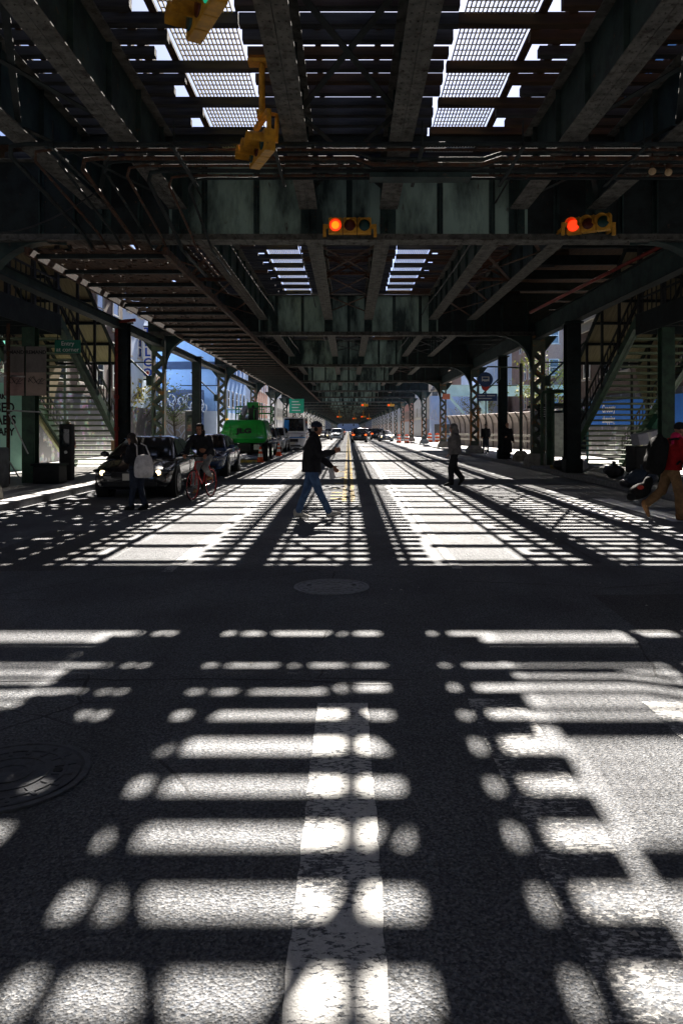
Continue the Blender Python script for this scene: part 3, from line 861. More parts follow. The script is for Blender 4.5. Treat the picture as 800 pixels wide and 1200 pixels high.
# poster boards on the left landing post
def poster(x, lab, c):
    t = thing('poster_board', (x, 20.12, 2.55), lab, 'poster', 'twin posters on the left landing post')
    m_ = MB(); m_.box(x-.27, x+.27, 20.13, 20.16, 2.5, 3.82); m_.build('board', pm('poster_shaded_brown', (.13, .115, .108), (.10, .088, .083), 3, bump=0), t)  # upper half darkened in colour for the shade on it
    m_ = MB(); m_.box(x-.27, x+.27, 20.122, 20.129, 2.5, 3.12); m_.build('lower_sheet', pm('poster_pink', c, tuple(v*.75 for v in c), 2.5, bump=0), t)
    text('lettering', 'REMAND', .135, (x, 20.126, 3.66), FACE, M['black'], t, bold=.004)
    m_ = MB(); rr = random.Random(3)
    for j in range(7):
        pts = [(x-.22+.44*i/6+rr.uniform(-.03, .03), 20.119, 2.96-.02*j+rr.uniform(-.09, .09)) for i in range(7)]
        if j in (1, 4): m_.path(pts, .007, 4)
    m_.path([(x-.2, 20.119, 2.86), (x-.05, 20.119, 3.02), (x+.02, 20.119, 2.84), (x+.2, 20.119, 2.82)], .008, 4)
    m_.build('scribble', M['black'], t)
poster(-8.95, 'left one of the twin brown-shaded and pink posters with a pale sticker', (.25, .165, .15))
poster(-8.36, 'right one of the twin brown-shaded posters with a beige scribbled lower half', (.25, .19, .16))

# ------------------------------------------------------------------ traffic signals
def signal_face(t, c, horiz=True, lit=0, yaw=0.0, n=3, visor=.22, onmat='lens_red', tilt=0.0):
    """three-lens head; lenses face -Y turned by yaw; every piece is a part of t"""
    rot = Matrix.Translation(Vector(c)) @ Matrix.Rotation(yaw, 4, 'Z') @ Matrix.Rotation(tilt, 4, 'X')
    if not horiz: rot = rot @ Matrix.Rotation(R(90), 4, 'Y')
    h = MB(); pit = .285
    for i in range(n):
        x = (i-(n-1)/2)*pit
        h.cbox((0, 0, 0), (1, 1, 1), rot @ Matrix.Translation((x, 0, 0)) @ Matrix.Diagonal((pit-.012, .16, .31, 1)))
        for dx in (-.09, .09): h.cbox((0, 0, 0), (1, 1, 1), rot @ Matrix.Translation((x+dx, 0, .165)) @ Matrix.Diagonal((.03, .08, .03, 1)))
    h.build('housing', M['yellow'], t, bevel=.012)
    for i in range(n):
        x = (i-(n-1)/2)*pit
        v = MB(); m2 = 16
        rings = []
        for y, rr in ((-.082, .128), (-.082-visor, .124), (-.082-visor, .118), (-.082, .12)):
            ring = []
            for j in range(m2+1):
                a = R(-20)+R(220)*j/m2
                if not horiz: ring.append(rot @ Vector((x-rr*math.sin(a), y + (.1 if False else 0), rr*math.cos(a))))
                else: ring.append(rot @ Vector((x+rr*math.cos(a), y, rr*math.sin(a))))
            rings.append(ring)
        v.loft(rings, closed=False, cap=False); v.build('visor', M['yellow'], t, fix=False)
        l = MB()
        l.ball((0, 0, 0), 1, 16, 8, rot @ Matrix.Translation((x, -.085, 0)) @ Matrix.Diagonal((.112, .02, .112, 1)))
        if i == lit: mm = M[onmat]
        else: mm = M['lens_off_r'] if i == 1 else M['lens_off_g']
        l.build('lens', mm, t, smooth=True)
        if i == lit and onmat == 'lens_red' and yaw == 0:
            l = MB(); l.ball((0, 0, 0), 1, 16, 8, rot @ Matrix.Translation((x, -.09, 0)) @ Matrix.Diagonal((.085, .022, .085, 1)))
            l.build('bright_core', M['lens_core'], t, smooth=True)
def hsignal(x, y, z, label, yaw=0, mount=True, visor=.2):
    t = thing('traffic_signal', (x, y, z), label, 'traffic light', 'traffic signals')
    signal_face(t, (x, y, z), True, 0, yaw, visor=visor)
    for s_ in (-1, 1):
        m_ = MB()
        m_.bar((x+s_*.42, y+.02, z), (x+s_*.52, y+.04, z), .06, .08); m_.bar((x+s_*.5, y+.04, z+.05), (x+s_*.5, y+.04, z-.2), .06, .06)
        m_.bar((x+s_*.5, y+.04, z-.06), (x+s_*.5, 15.4 if y < 16 else y+.3, z-.06), .05, .05)
        m_.build('mount', M['yellow'], t)
    return t
hsignal(.03, 14.88, 5.62, 'horizontal yellow traffic signal with lit red lamp, facing the viewer under the girder centre', visor=.1)
hsignal(4.72, 14.75, 5.62, 'right horizontal yellow traffic signal with lit red lamp, turned aside', yaw=R(-30))
def hanging(x, y, z, label, zt, yaw):
    t = thing('hanging_signal', (x, y, z), label, 'traffic light', 'hanging traffic signals for the cross street')
    signal_face(t, Vector((x, y, z)), True, 2 if y < 9 else -1, yaw, visor=.22, onmat='lens_green')
    c, s_ = math.cos(yaw), math.sin(yaw)
    m_ = MB()
    for q in (-.36, .36):
        m_.tube((x+q*c, y+q*s_, z+.15), (x+q*c, y+q*s_, z+.42), .035)
    m_.bar((x-.36*c, y-.36*s_, z+.42), (x+.36*c, y+.36*s_, z+.42), .07, .07)
    m_.tube((x, y, z+.42), (x, y, zt), .045); m_.path([(x+.2, y, z+.1), (x+.22, y, z+.5), (x+.02, y, z+.54)], .035)
    m_.cbox((x, y, z+.5), (.14, .14, .12)); m_.cbox((x, y, zt-.03), (.4, .2, .05)); m_.ball((x, y-.05, z+.5), .06)
    m_.build('hanger', M['yellow'], t)
hanging(-1.25, 10.9, 5.66, 'yellow signal hanging side-on below the left centre girder near the conduits', 6.95, R(-68))
hanging(-1.38, 7.3, 5.70, 'topmost yellow signal with a green lamp, cut by the upper photo edge', 6.95, R(-62))
for x, y, z in ((2.3, 106, 5.0), (6.0, 106, 5.0), (3.0, 150, 4.1), (-1.8, 150, 4.1), (1.5, 182, 4.2), (5.0, 182, 4.2)):
    t = thing('traffic_signal', (x, y, z), 'tiny far horizontal traffic signal glowing red deep under the deck', 'traffic light', 'far traffic signals')
    m_ = MB(); m_.box(x-.5, x+.5, y, y+.16, z-.17, z+.17); m_.tube((x, y+.1, z+.17), (x, y+.1, HB), .04); m_.build('housing', M['yellow'], t)
    m_ = MB(); m_.ball((x-.3, y-.02, z), (.10, .05, .10)); m_.build('lens', M['lens_red'], t)

# ------------------------------------------------------------------ pavement furniture
# round blue stop sign with a dark plate
M['blue_e'] = pm('dark_blue_enamel', (.02, .045, .13), (.015, .035, .10), 4, bump=0, rough=.35)
M['red_e'] = pm('red_enamel', (.40, .04, .03), (.3, .03, .025), 4, bump=0, rough=.4)
t = thing('bus_stop_sign', (8.15, 44.6, .15), 'round blue stop sign with red tail above a navy name plate on a pole', 'bus stop sign')
m_ = MB(); m_.tube((8.15, 44.6, .15), (8.15, 44.6, 5.0), .035); m_.build('pole', M['steel_dark'], t)
m_ = MB(); m_.tube((8.12, 44.55, 4.55), (8.12, 44.53, 4.55), .44, n=28); m_.build('disc', M['blue_e'], t)
m_ = MB(); m_.loft([[(u, y, v) for u, v in ((7.86, 4.20), (8.38, 4.20), (8.30, 3.95), (8.12, 3.84), (7.94, 3.95))] for y in (44.535, 44.56)]); m_.build('tail', M['red_e'], t)
m_ = MB(); m_.box(7.9, 8.34, 44.515, 44.527, 4.44, 4.72); m_.build('bus_pictogram', M['alu'], t, bevel=.03)
m_ = MB(); m_.box(7.96, 8.28, 44.508, 44.514, 4.56, 4.67); m_.tube((7.99, 44.528, 4.43), (7.99, 44.512, 4.43), .045); m_.tube((8.25, 44.528, 4.43), (8.25, 44.512, 4.43), .045); m_.build('pictogram_window', M['blue_e'], t)
m_ = MB(); m_.box(7.62, 8.82, 44.55, 44.575, 3.28, 3.72); m_.build('name_plate', M['blue_e'], t)
m_ = MB(); m_.box(7.7, 8.1, 44.542, 44.549, 3.56, 3.62); m_.box(8.2, 8.7, 44.542, 44.549, 3.56, 3.62); m_.box(7.7, 8.5, 44.542, 44.549, 3.40, 3.45); m_.build('plate_lines', M['alu'], t)
# small notice plates
t = thing('notice_plate', (7.75, 30.1, 2.1), 'dark notice plate with pale lines strapped to the graffitied column', 'sign')
m_ = MB(); m_.box(7.62, 8.02, 30.14, 30.17, 2.0, 2.62); m_.build('panel', M['black'], t)
m_ = MB()
for i in range(5): m_.box(7.68, 7.95-.05*(i % 2), 30.132, 30.139, 2.1+i*.09, 2.13+i*.09)
m_.build('print_lines', M['alu'], t)
M['orange_e'] = pm('faded_orange_sign', (.62, .22, .14), (.5, .17, .11), 4, bump=0)
tag((lambda m_: (m_.box(7.55, 8.15, 60.3, 60.34, 4.0, 4.45), m_)[1])(MB()).build('orange_sign', M['orange_e'], origin=(7.85, 60.3, 4.0)), 'small orange sign plate on the fourth right column', 'sign')
M['green_e'] = pm('green_street_sign', (.03, .42, .26), (.025, .35, .22), 3, bump=0)
t = thing('street_sign', (-6.0, 88, 3.2), 'bright green overhead street sign on an arm left of the van', 'street sign')
m_ = MB(); m_.box(-6.9, -5.2, 88, 88.05, 3.5, 5.2); m_.build('panel', M['green_e'], t)
m_ = MB()
for i in range(4): m_.box(-6.6, -5.6-.2*(i % 2), 87.985, 87.998, 3.75+i*.34, 3.86+i*.34)
m_.build('print_lines', M['white'], t)
m_ = MB(); m_.tube((-7.2, 88.1, .15), (-7.2, 88.1, 5.3), .07); m_.bar((-7.2, 88.1, 5.25), (-5.4, 88.1, 5.25), .06, .06); m_.build('pole', M['steel_dark'], t)

# slim sign pole with concrete foot near the notice column
t = thing('lamp_pole', (7.85, 34.2, .15), 'thin stickered pole with a bent arm in a concrete foot', 'pole')
m_ = MB(); m_.tube((7.85, 34.2, .5), (7.85, 34.2, 4.6), .075, n=10); m_.path([(7.85, 34.2, 4.4), (6.6, 34.2, 4.45), (6.3, 34.2, 4.45)], .035)
m_.path([(6.9, 34.2, 4.45), (6.9, 34.2, 3.9), (6.75, 34.2, 3.7)], .03)
m_.build('pole', M['rustcol'], t, smooth=True, sharp=40)
m_ = MB(); m_.loft([[(7.85+a*r, 34.2+b*r, z) for a, b in ((-1, -1), (1, -1), (1, 1), (-1, 1))] for r, z in ((.33, .14), (.31, .4), (.16, .62))]); m_.build('footing', M['concrete'], t)

# green pipe barrier frame near the foot of the right stairs
t = thing('pipe_barrier', (8.0, 26.2, .15), 'dark green pipe frame in a yellow-edged footing by the right stairs', 'barrier')
m_ = MB()
for x in (7.35, 7.75): m_.path([(x-.35, 27.2, .3), (x-.35, 27.2, 2.85), (x-.3, 27.2, 2.95), (x+.3, 27.2, 3.0)], .06, 8)
m_.box(7.2, 7.42, 27.3, 27.5, .3, 3.1); m_.build('frame', M['stair'], t)
m_ = MB(); m_.box(6.95+.45, 8.0, 26.9, 27.6, .15, .32); m_.build('footing', M['paint_yellow'], t)

# glazed shelter / kiosk behind the notice column
M['teal'] = pm('teal_frame', (.02, .10, .10), (.015, .08, .08), 3, bump=0, rough=.4)
t = thing('bus_shelter', (9.3, 33, .15), 'glazed bus shelter with dark teal frame behind the notice column', 'bus shelter')
m_ = MB()
for x in (8.75, 10.3):
    for y in (32.4, 36.0): m_.box(x-.04, x+.04, y-.04, y+.04, .15, 2.6)
m_.build('frame', M['teal'], t)
m_ = MB(); m_.box(8.6, 10.5, 32.2, 36.2, 2.601, 2.72); m_.build('roof', M['steel_dark'], t)
m_ = MB(); m_.box(8.8, 10.25, 35.99, 36.01, .55, 2.5); m_.box(10.29, 10.31, 32.45, 35.95, .55, 2.5); m_.build('glass_panel', M['winglass'], t)
m_ = MB(); m_.box(8.78, 9.5, 32.3, 32.36, .4, 2.3); m_.build('poster_case', M['alu'], t)

# orange drums and cones
M['cone'] = pm('orange_plastic', (.75, .10, .02), (.62, .08, .02), 5, bump=0, rough=.45)
M['reflect'] = pm('reflective_white', (.75, .75, .73), (.65, .65, .63), 5, bump=0, rough=.4)
def drum(x, y, z, lab):
    t = thing('traffic_drum', (x, y, z), lab, 'traffic drum', 'orange and white drums')
    zz = [.06, .25, .26, .44, .45, .63, .64, .80, .81, .98]; 
    a = MB(); b = MB()
    for i in range(5):
        r = .29-.015*i; tgt = a if i % 2 == 0 else b
        tgt.tube((x, y, z+zz[2*i]), (x, y, z+zz[2*i+1]), r, r-.01, 20)
    a.tube((x, y, z+.98), (x, y, z+1.02), .12, n=10); a.build('drum', M['cone'], t, smooth=True, sharp=40)
    b.build('stripe', M['reflect'], t, smooth=True, sharp=40)
    m_ = MB(); m_.tube((x, y, z), (x, y, z+.07), .38, .36, 16); m_.build('base', M['rubber'], t)
drum(5.9, 88, 0, 'left drum of the pair standing in the road by the kerb'); drum(6.75, 87, 0, 'right drum of the pair in the road by the kerb')
drum(9.1, 84, .15, 'left drum of the pair on the sunlit right pavement'); drum(9.95, 84, .15, 'right drum of the pair on the sunlit right pavement')
def cone(x, y, lab):
    t = thing('traffic_cone', (x, y, 0), lab, 'traffic cone', 'traffic cones')
    prof = [(.165, .03), (.13, .24), (.1285, .25), (.105, .40), (.104, .41), (.085, .52), (.084, .53), (.07, .62), (.069, .63), (.04, .74)]
    a = MB(); b = MB()
    for i in range(5):
        (a if i % 2 == 0 else b).tube((x, y, prof[2*i][1]), (x, y, prof[2*i+1][1]), prof[2*i][0], prof[2*i+1][0], 16)
    a.build('body', M['cone'], t, smooth=True, sharp=40); b.build('collar', M['reflect'], t, smooth=True, sharp=40)
    m_ = MB(); m_.box(x-.2, x+.2, y-.2, y+.2, 0, .035); m_.build('base', M['cone'], t, bevel=.01)
cone(-4.28, 36.6, 'nearer orange cone with white collars beside the green boom lift wheel'); cone(-4.18, 45.2, 'farther orange cone with white collars beyond the green boom lift')
# yellow wheel chock bar under the lift
m_ = MB(); m_.bar((-6.3, 36.2, .06), (-4.4, 36.2, .06), .12, .12); tag(m_.build('yellow_bar', M['paint_yellow'], origin=(-5.3, 36.2, 0)), 'low yellow bar lying before the green boom lift', 'bar')

# left pavement: bins, kiosk, utility boxes
t = thing('litter_bin', (-8.95, 18.6, .15), 'grey steel bin with an arched front left of the stairs', 'bin')
m_ = MB(); m_.box(-9.25, -8.5, 18.3, 18.9, .15, 1.15); m_.build('body', pm('grey_bin_steel', (.12, .13, .14), (.07, .075, .085), 4), t, bevel=.06)
m_ = MB(); m_.loft([[(-8.88+u, y, v) for u, v in [(-.2, .25), (.2, .25), (.2, .75)]+[(.2*math.cos(a), .75+.2*math.sin(a)) for a in [R(q) for q in range(20, 180, 20)]]+[(-.2, .75)]] for y in (18.285, 18.299)]); m_.build('door', M['black'], t)
t = thing('parcel_box', (-8.75, 20.6, .15), 'dark squat utility box against the left landing post', 'utility box')
m_ = MB(); m_.box(-8.4, -7.7, 20.0, 20.6, .15, .62); m_.build('body', M['black'], t, bevel=.03)
m_ = MB(); m_.box(-8.44, -7.66, 19.96, 20.64, .621, .68); m_.build('lid', M['steel_dark'], t)
t = thing('meter_kiosk', (-8.05, 21.4, .15), 'slim black kiosk with a small white dial behind the dark utility box', 'kiosk')
m_ = MB(); m_.box(-8.2, -7.85, 21.3, 21.6, .15, 1.75); m_.build('body', M['black'], t, bevel=.03)
m_ = MB(); m_.tube((-8.0, 21.3, .95), (-8.0, 21.28, .95), .045, n=12); m_.build('dial', M['white'], t)
m_ = MB(); m_.box(-8.15, -7.9, 21.285, 21.299, 1.1, 1.6); m_.build('screen', M['glass'], t)
t = thing('scaffold_frame', (-9.6, 20.8, .15), 'rust brown pole with thin pale cross bars by the mint shop front', 'scaffold')
m_ = MB(); m_.tube((-9.0, 19.9, .15), (-9.0, 19.9, 4.4), .05); m_.build('upright', M['rust'], t)
m_ = MB()
for a, c in (((-10.4, 20, 3.1), (-8.6, 20, 3.0)), ((-9.0, 19.85, 2.1), (-8.1, 19.85, 2.05)), ((-8.95, 19.85, 2.0), (-8.45, 19.85, .95)), ((-10.2, 20, 2.6), (-9.05, 19.9, 3.4)), ((-9.0, 19.9, .8), (-8.7, 19.9, .3))):
    m_.tube(a, c, .02)
m_.build('cross_bar', M['alu'], t)
t = thing('newspaper_box', (-7.15, 38.5, .15), 'tall dark box on the pavement beside the plain post behind the cyclist', 'kiosk')
m_ = MB(); m_.box(-8.3, -7.6, 38.2, 38.8, .15, 2.55); m_.build('body', pm('dark_grey_cabinet', (.05, .052, .055), (.035, .036, .04), 3), t, bevel=.04)
m_ = MB(); m_.box(-8.2, -7.7, 38.185, 38.199, 1.5, 2.3); m_.build('panel', M['glass'], t)
m_ = MB(); m_.box(-8.15, -7.75, 38.185, 38.199, .9, 1.3); m_.build('notice', M['alu'], t)

# right pavement clutter
t = thing('refuse_bin', (9.0, 22.6, .15), 'dark open bin heaped with flattened boxes under the right landing', 'bin')
m_ = MB(); m_.box(8.35, 9.5, 21.9, 22.7, .3, 1.1); m_.build('body', M['black'], t, bevel=.05)
m_ = MB(); m_.tube((8.5, 22.0, .15), (8.5, 22.1, .15), .13, n=12); m_.tube((9.3, 22.0, .15), (9.3, 22.1, .15), .13, n=12)
for x in (8.6, 9.25): m_.box(x-.05, x+.05, 22, 22.6, .15, .301)
m_.build('caster', M['rubber'], t)
def carton(x, y, z, d, rz, ry, lab, mat):
    t = thing('cardboard_box', (x, y, z), lab, 'box', 'discarded boxes')
    rot = Matrix.Rotation(rz, 4, 'Z') @ Matrix.Rotation(ry, 4, 'Y')
    m_ = MB(); m_.cbox((x, y, z), d, rot); m_.build('carton', mat, t, bevel=.006)
    m_ = MB(); m_.cbox((x, y, z), (d[0]*.14, d[1]+.004, d[2]+.004), rot); m_.build('tape', M['alu'], t)
M['card'] = pm('cardboard', (.33, .22, .12), (.26, .17, .09), 3, bump=0)
M['cardw'] = pm('pale_cardboard', (.34, .34, .40), (.28, .28, .33), 3, bump=0)
carton(8.75, 22.1, 1.36, (.75, .4, .32), R(12), R(-12), 'pale grey box tipped on top of the dark bin', M['cardw'])
carton(9.25, 22.2, 1.30, (.35, .3, .3), R(-20), R(18), 'small brown box beside the pale box on the bin', M['card'])
carton(9.3, 22.5, 1.72, (.5, .35, .5), R(8), R(35), 'dark green box leaning topmost on the bin heap', pm('green_carton', (.03, .11, .07), (.02, .08, .05), 3, bump=0))
carton(7.95, 25.9, .33, (.45, .35, .3), R(30), R(-25), 'tipped pale box on the pavement at the foot of the right stairs', M['cardw'])
def sack(x, y, z, r, lab, mat):
    m_ = MB(); m_.ball((0, 0, 0), r, 18, 12)
    m_.v = [tuple(Vector(v)*(1+.22*mnoise.noise(Vector(v)*5+Vector((x, y, 0))))) for v in m_.v]
    zmin = min(v[2] for v in m_.v); m_.v = [(v[0]+x, v[1]+y, v[2]-zmin+z) for v in m_.v]
    m_.tube((x, y, z+r[2]*1.8), (x+.02, y, z+r[2]*2.0+.1), .04, .07, 8)
    tag(m_.build('refuse_sack', mat, smooth=True, origin=(x, y, z)), lab, 'sack', 'sacks on the pavement')
M['sack'] = pm('black_plastic_sack', (.02, .02, .022), (.035, .035, .04), 12, bump=.5, rough=.35, bd=.03)
M['sackb'] = pm('dark_blue_sack', (.02, .03, .05), (.03, .04, .06), 12, bump=.5, rough=.4, bd=.03)
sack(7.45, 26.1, .15, (.36, .28, .2), 'black sack lying left of the tipped pale box', M['sack'])
sack(7.15, 18.3, .15, (.38, .3, .24), 'dark blue sack on a trolley base behind the walker with the backpack', M['sackb'])
sack(6.85, 18.4, .15, (.2, .2, .13), 'small dark sack in front of the dark blue sack', M['sack'])
sack(7.9, 22.4, .15, (.3, .28, .2), 'low black sack beside the wheels of the dark bin', M['sack'])
sack(-8.2, 27.5, .15, (.45, .4, .38), 'bulky dark sack at the foot of the left stairs', M['sack'])
carton(-8.35, 27.1, 1.02, (.35, .3, .35), R(10), 0, 'brown box on the bulky dark sack by the left stairs', M['card'])
# ------------------------------------------------------------------ buildings and walls
def bricks(name, c1, c2, mortar):
    m, nt, b = _mat(name); vec = _mapcoord(nt)
    sep = nt.nodes.new('ShaderNodeSeparateXYZ'); nt.links.new(vec, sep.inputs[0])
    ad = nt.nodes.new('ShaderNodeMath'); ad.operation = 'ADD'
    nt.links.new(sep.outputs[0], ad.inputs[0]); nt.links.new(sep.outputs[1], ad.inputs[1])
    cb = nt.nodes.new('ShaderNodeCombineXYZ'); nt.links.new(ad.outputs[0], cb.inputs[0]); nt.links.new(sep.outputs[2], cb.inputs[1])
    br = nt.nodes.new('ShaderNodeTexBrick'); br.inputs['Scale'].default_value = 4.2
    br.inputs['Color1'].default_value = (*c1, 1); br.inputs['Color2'].default_value = (*c2, 1); br.inputs['Mortar'].default_value = (*mortar, 1)
    br.inputs['Mortar Size'].default_value = .018
    nt.links.new(cb.outputs[0], br.inputs['Vector'])
    n = _noise(nt, vec, .7, 5)
    col = _mix(nt, _ramp(nt, n, [(.4, 0.), (.7, .5)]), br.outputs['Color'], tuple(v*.4 for v in c1))
    nt.links.new(col, b.inputs['Base Color']); b.inputs['Roughness'].default_value = .9
    _bump(nt, b, br.outputs['Fac'], .3)
    return m
M['brick_red'] = bricks('red_brick', (.50, .20, .12), (.42, .165, .10), (.3, .28, .25))
M['brick_brown'] = bricks('brown_brick', (.34, .22, .17), (.27, .175, .135), (.2, .18, .16))
M['blue'] = pm('blue_wall_paint', (.24, .42, .74), (.20, .36, .66), .6, bump=.05, rough=.8)
M['blue_pale'] = pm('pale_blue_cladding', (.50, .60, .74), (.44, .53, .67), .8, bump=.05, rough=.7)
M['blue_glass'] = pm('blue_curtain_glass', (.10, .22, .42), (.06, .15, .32), .6, bump=0, rough=.2)
M['cream'] = pm('cream_render', (.55, .52, .45), (.48, .45, .38), .8, bump=.05)
M['grey'] = pm('grey_render', (.36, .37, .39), (.30, .31, .33), .8, bump=.05)
M['cornice'] = pm('stone_trim', (.40, .38, .34), (.32, .30, .27), 2, bump=.1)
def building(name, label, x0, x1, y0, y1, h, wall, cat='building', fl=3.3, winw=1.1, winh=1.7, step=2.6, faces=('s', 'e'), base=None, trim='cornice', kinds=True, maxw=60, z0=3.9):
    """block with windows (frame, pane, sill) cut proud on the face to the street (e) and the near end (s)"""
    t = thing(name, ((x0+x1)/2, (y0+y1)/2, 0), label, cat)
    m_ = MB(); m_.box(x0, x1, y0, y1, -.02, h); m_.build('wall', wall, t)
    m_ = MB(); m_.box(x0-.25, x1+.25, y0-.25, y1+.25, h+.001, h+.3); m_.box(x0-.12, x1+.12, y0-.12, y1+.12, h-.5, h-.002); m_.build('cornice', M[trim], t)
    m_ = MB(); m_.box(x0-.06, x1+.06, y0-.06, y1+.06, -.01, 3.3); m_.build('ground_storey', base or M['grey'], t)
    nwin = 0
    for fc in faces:
        if fc == 's': L = x1-x0; n = max(1, int(L/step)); 
        else: L = y1-y0; n = max(1, int(L/step))
        for i in range(n):
            u = (i+.5)*L/n
            z = z0
            while z+winh < h-.7 and nwin < maxw:
                fr = MB(); pa = MB(); si = MB()
                def bxx(m_, a, b, za, zb, d0, d1):
                    if fc == 's': m_.box(x0+a, x0+b, y0-d1, y0-d0, za, zb)
                    elif fc == 'e':
                        if x0 > 0: m_.box(x0-d1, x0-d0, y0+a, y0+b, za, zb)
                        else: m_.box(x1+d0, x1+d1, y0+a, y0+b, za, zb)
                a, b = u-winw/2, u+winw/2
                bxx(pa, a+.06, b-.06, z+.06, z+winh-.06, .003, .012)
                bxx(fr, a, a+.058, z, z+winh, .003, .05); bxx(fr, b-.058, b, z, z+winh, .003, .05)
                bxx(fr, a+.06, b-.06, z, z+.058, .003, .05); bxx(fr, a+.06, b-.06, z+winh-.058, z+winh, .003, .05); bxx(fr, a+.06, b-.06, z+winh*.5-.03, z+winh*.5+.03, .013, .045)
                bxx(si, a-.12, b+.12, z-.12, z-.002, .003, .12)
                w_ = fr.build('window', M['white'] if nwin % 3 else M['cornice'], t)
                pa.build('pane', M['winglass'], w_); si.build('sill', M['cornice'], w_)
                nwin += 1; z += fl
    return t
M['brick_dark'] = bricks('low_bounce_brick', (.030, .032, .038), (.024, .026, .031), (.035, .036, .04))  # darkened and bluish so the unseen blocks bounce little light
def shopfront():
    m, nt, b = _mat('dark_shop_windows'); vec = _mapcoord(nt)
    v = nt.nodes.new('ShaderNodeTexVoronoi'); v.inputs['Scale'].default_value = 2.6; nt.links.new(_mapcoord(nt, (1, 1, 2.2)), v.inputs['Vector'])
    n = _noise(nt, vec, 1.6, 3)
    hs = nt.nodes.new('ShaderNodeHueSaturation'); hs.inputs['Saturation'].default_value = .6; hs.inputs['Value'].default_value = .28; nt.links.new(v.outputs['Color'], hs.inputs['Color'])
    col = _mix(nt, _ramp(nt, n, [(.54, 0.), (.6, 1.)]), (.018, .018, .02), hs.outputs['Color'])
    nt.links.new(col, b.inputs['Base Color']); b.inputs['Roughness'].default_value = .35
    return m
M['shopfront'] = shopfront(); M['brick_deep_brown'] = bricks('dark_brown_brick', (.11, .072, .058), (.085, .055, .045), (.09, .08, .07))  # deeper brown brick for the two shop buildings
# --- left side
B = building
B('shop_building', 'corner building with a mint green shop front behind the left stairs', -24, -13.2, 22.5, 44, 11, M['brick_deep_brown'], faces=('s', 'e'), base=M['shopfront'])
tsh = thing('cannabis_shop_front', (-12.5, 27, .15), 'mint green rounded shop front with black lettering at the left photo edge', 'shop front')
M['mint'] = pm('mint_frosted_glass', (.36, .62, .52), (.30, .54, .45), 1.5, bump=0, rough=.3)
m_ = MB(); ring = [(-13.19, 25.8), (-12.0, 25.8)]+[(-12.0+.75*math.sin(a), 26.55-.75*math.cos(a)) for a in [R(q) for q in range(10, 100, 10)]]+[(-11.25, 27.2), (-13.19, 27.2)]
m_.loft([[(x, y, .14) for x, y in ring], [(x, y, 3.2) for x, y in ring]]); m_.build('glazing', M['mint'], tsh, smooth=True, sharp=30)
m_ = MB(); m_.loft([[(x*1.002, y-.02, z) for x, y in ring] for z in (3.201, 3.5)]); m_.build('fascia', M['alu'], tsh)
for s_, sz, z in (('NEW YORK', .24, 2.72), ('LICENSED', .46, 2.33), ('CANNABIS', .44, 1.90), ('DISPENSARY', .36, 1.50)):
    text('lettering', s_, sz, (-12.28, 25.79, z), FACE, M['black'], tsh, bold=.012, sx=.82)
M['awning'] = pm('teal_green_awning', (.02, .36, .26), (.015, .27, .20), 2, bump=0, rough=.6)
t = thing('awning', (-11.8, 24.5, 3.4), 'bright teal green awning above the mint shop front', 'awning')
m_ = MB(); P8 = [(25.7, 4.7), (25.0, 4.55), (24.4, 4.2), (24.0, 3.65), (24.0, 3.45)]
m_.loft([[(x, y, z) for y, z in P8]+[(x, y+.02, z-.02) for y, z in reversed(P8)] for x in (-13.1, -11.15)]); m_.build('canvas', M['awning'], t)
m_ = MB()
for x in (-12.9, -12.3, -11.7): m_.bar((x, 24.02, 3.55), (x, 25.0, 4.6), .12, .012)
m_.build('stripe', M['white'], t)
m_ = MB(); m_.tube((-11.2, 24.0, 3.45), (-11.2, 25.8, 2.9), .02); m_.tube((-13, 24.0, 3.45), (-13, 25.8, 2.9), .02); m_.build('arm', M['alu'], t)

tb = B('blue_building', 'tall bright blue building with a bare side wall facing the left lot', -34, -12.3, 70, 90, 10.8, M['blue'], faces=('e',), base=M['blue_pale'])
m_ = MB(); m_.box(-34, -12.35, 69.9, 69.995, 7.2, 7.9); m_.build('band', pm('dark_blue_band', (.03, .06, .14), (.025, .05, .12), 2), tb)
m_ = MB()
for x in (-28, -24.6, -21.2, -17.8): m_.box(x, x+.06, 69.97, 69.996, .2, 10.3)
m_.build('panel_joint', pm('blue_joint', (.05, .12, .30), (.04, .10, .26), 2), tb)
fr = MB(); fr.box(-18.6, -17.5, 69.9, 69.99, 4.1, 6.7); w_ = fr.build('window', pm('brick_infill', (.42, .25, .2), (.36, .2, .16), 3), tb)
t = thing('tile_sign', (-15.2, 60.4, 3.6), 'tall white vertical blade sign spelling TELCO in blue letters', 'sign')
m_ = MB(); m_.box(-16.49, -15.8, 60.5, 60.7, 5.65, 9.85); m_.build('board', M['white'], t)
M['bluelet'] = pm('blue_letters', (.02, .07, .42), (.018, .06, .36), 3, bump=0)
for i, c in enumerate('TELCO'): text('letter', c, .92, (-16.15, 60.49, 9.42-i*.82), FACE, M['bluelet'], t, bold=.03)
m_ = MB(); m_.tube((-16.15, 60.46, 6.14), (-16.15, 60.48, 6.14), .13, n=14); m_.build('red_dot', M['red_e'], t)
m_ = MB(); m_.box(-16.6, -15.75, 60.55, 60.65, 9.851, 9.95); m_.box(-16.6, -15.75, 60.55, 60.65, 5.55, 5.649); m_.build('bracket', M['steel_dark'], t)
B('telco_building', 'light blue narrow building carrying the white blade sign', -27, -16.5, 49, 64, 13, M['blue_pale'], faces=('s', 'e'), base=M['shopfront'], maxw=24)
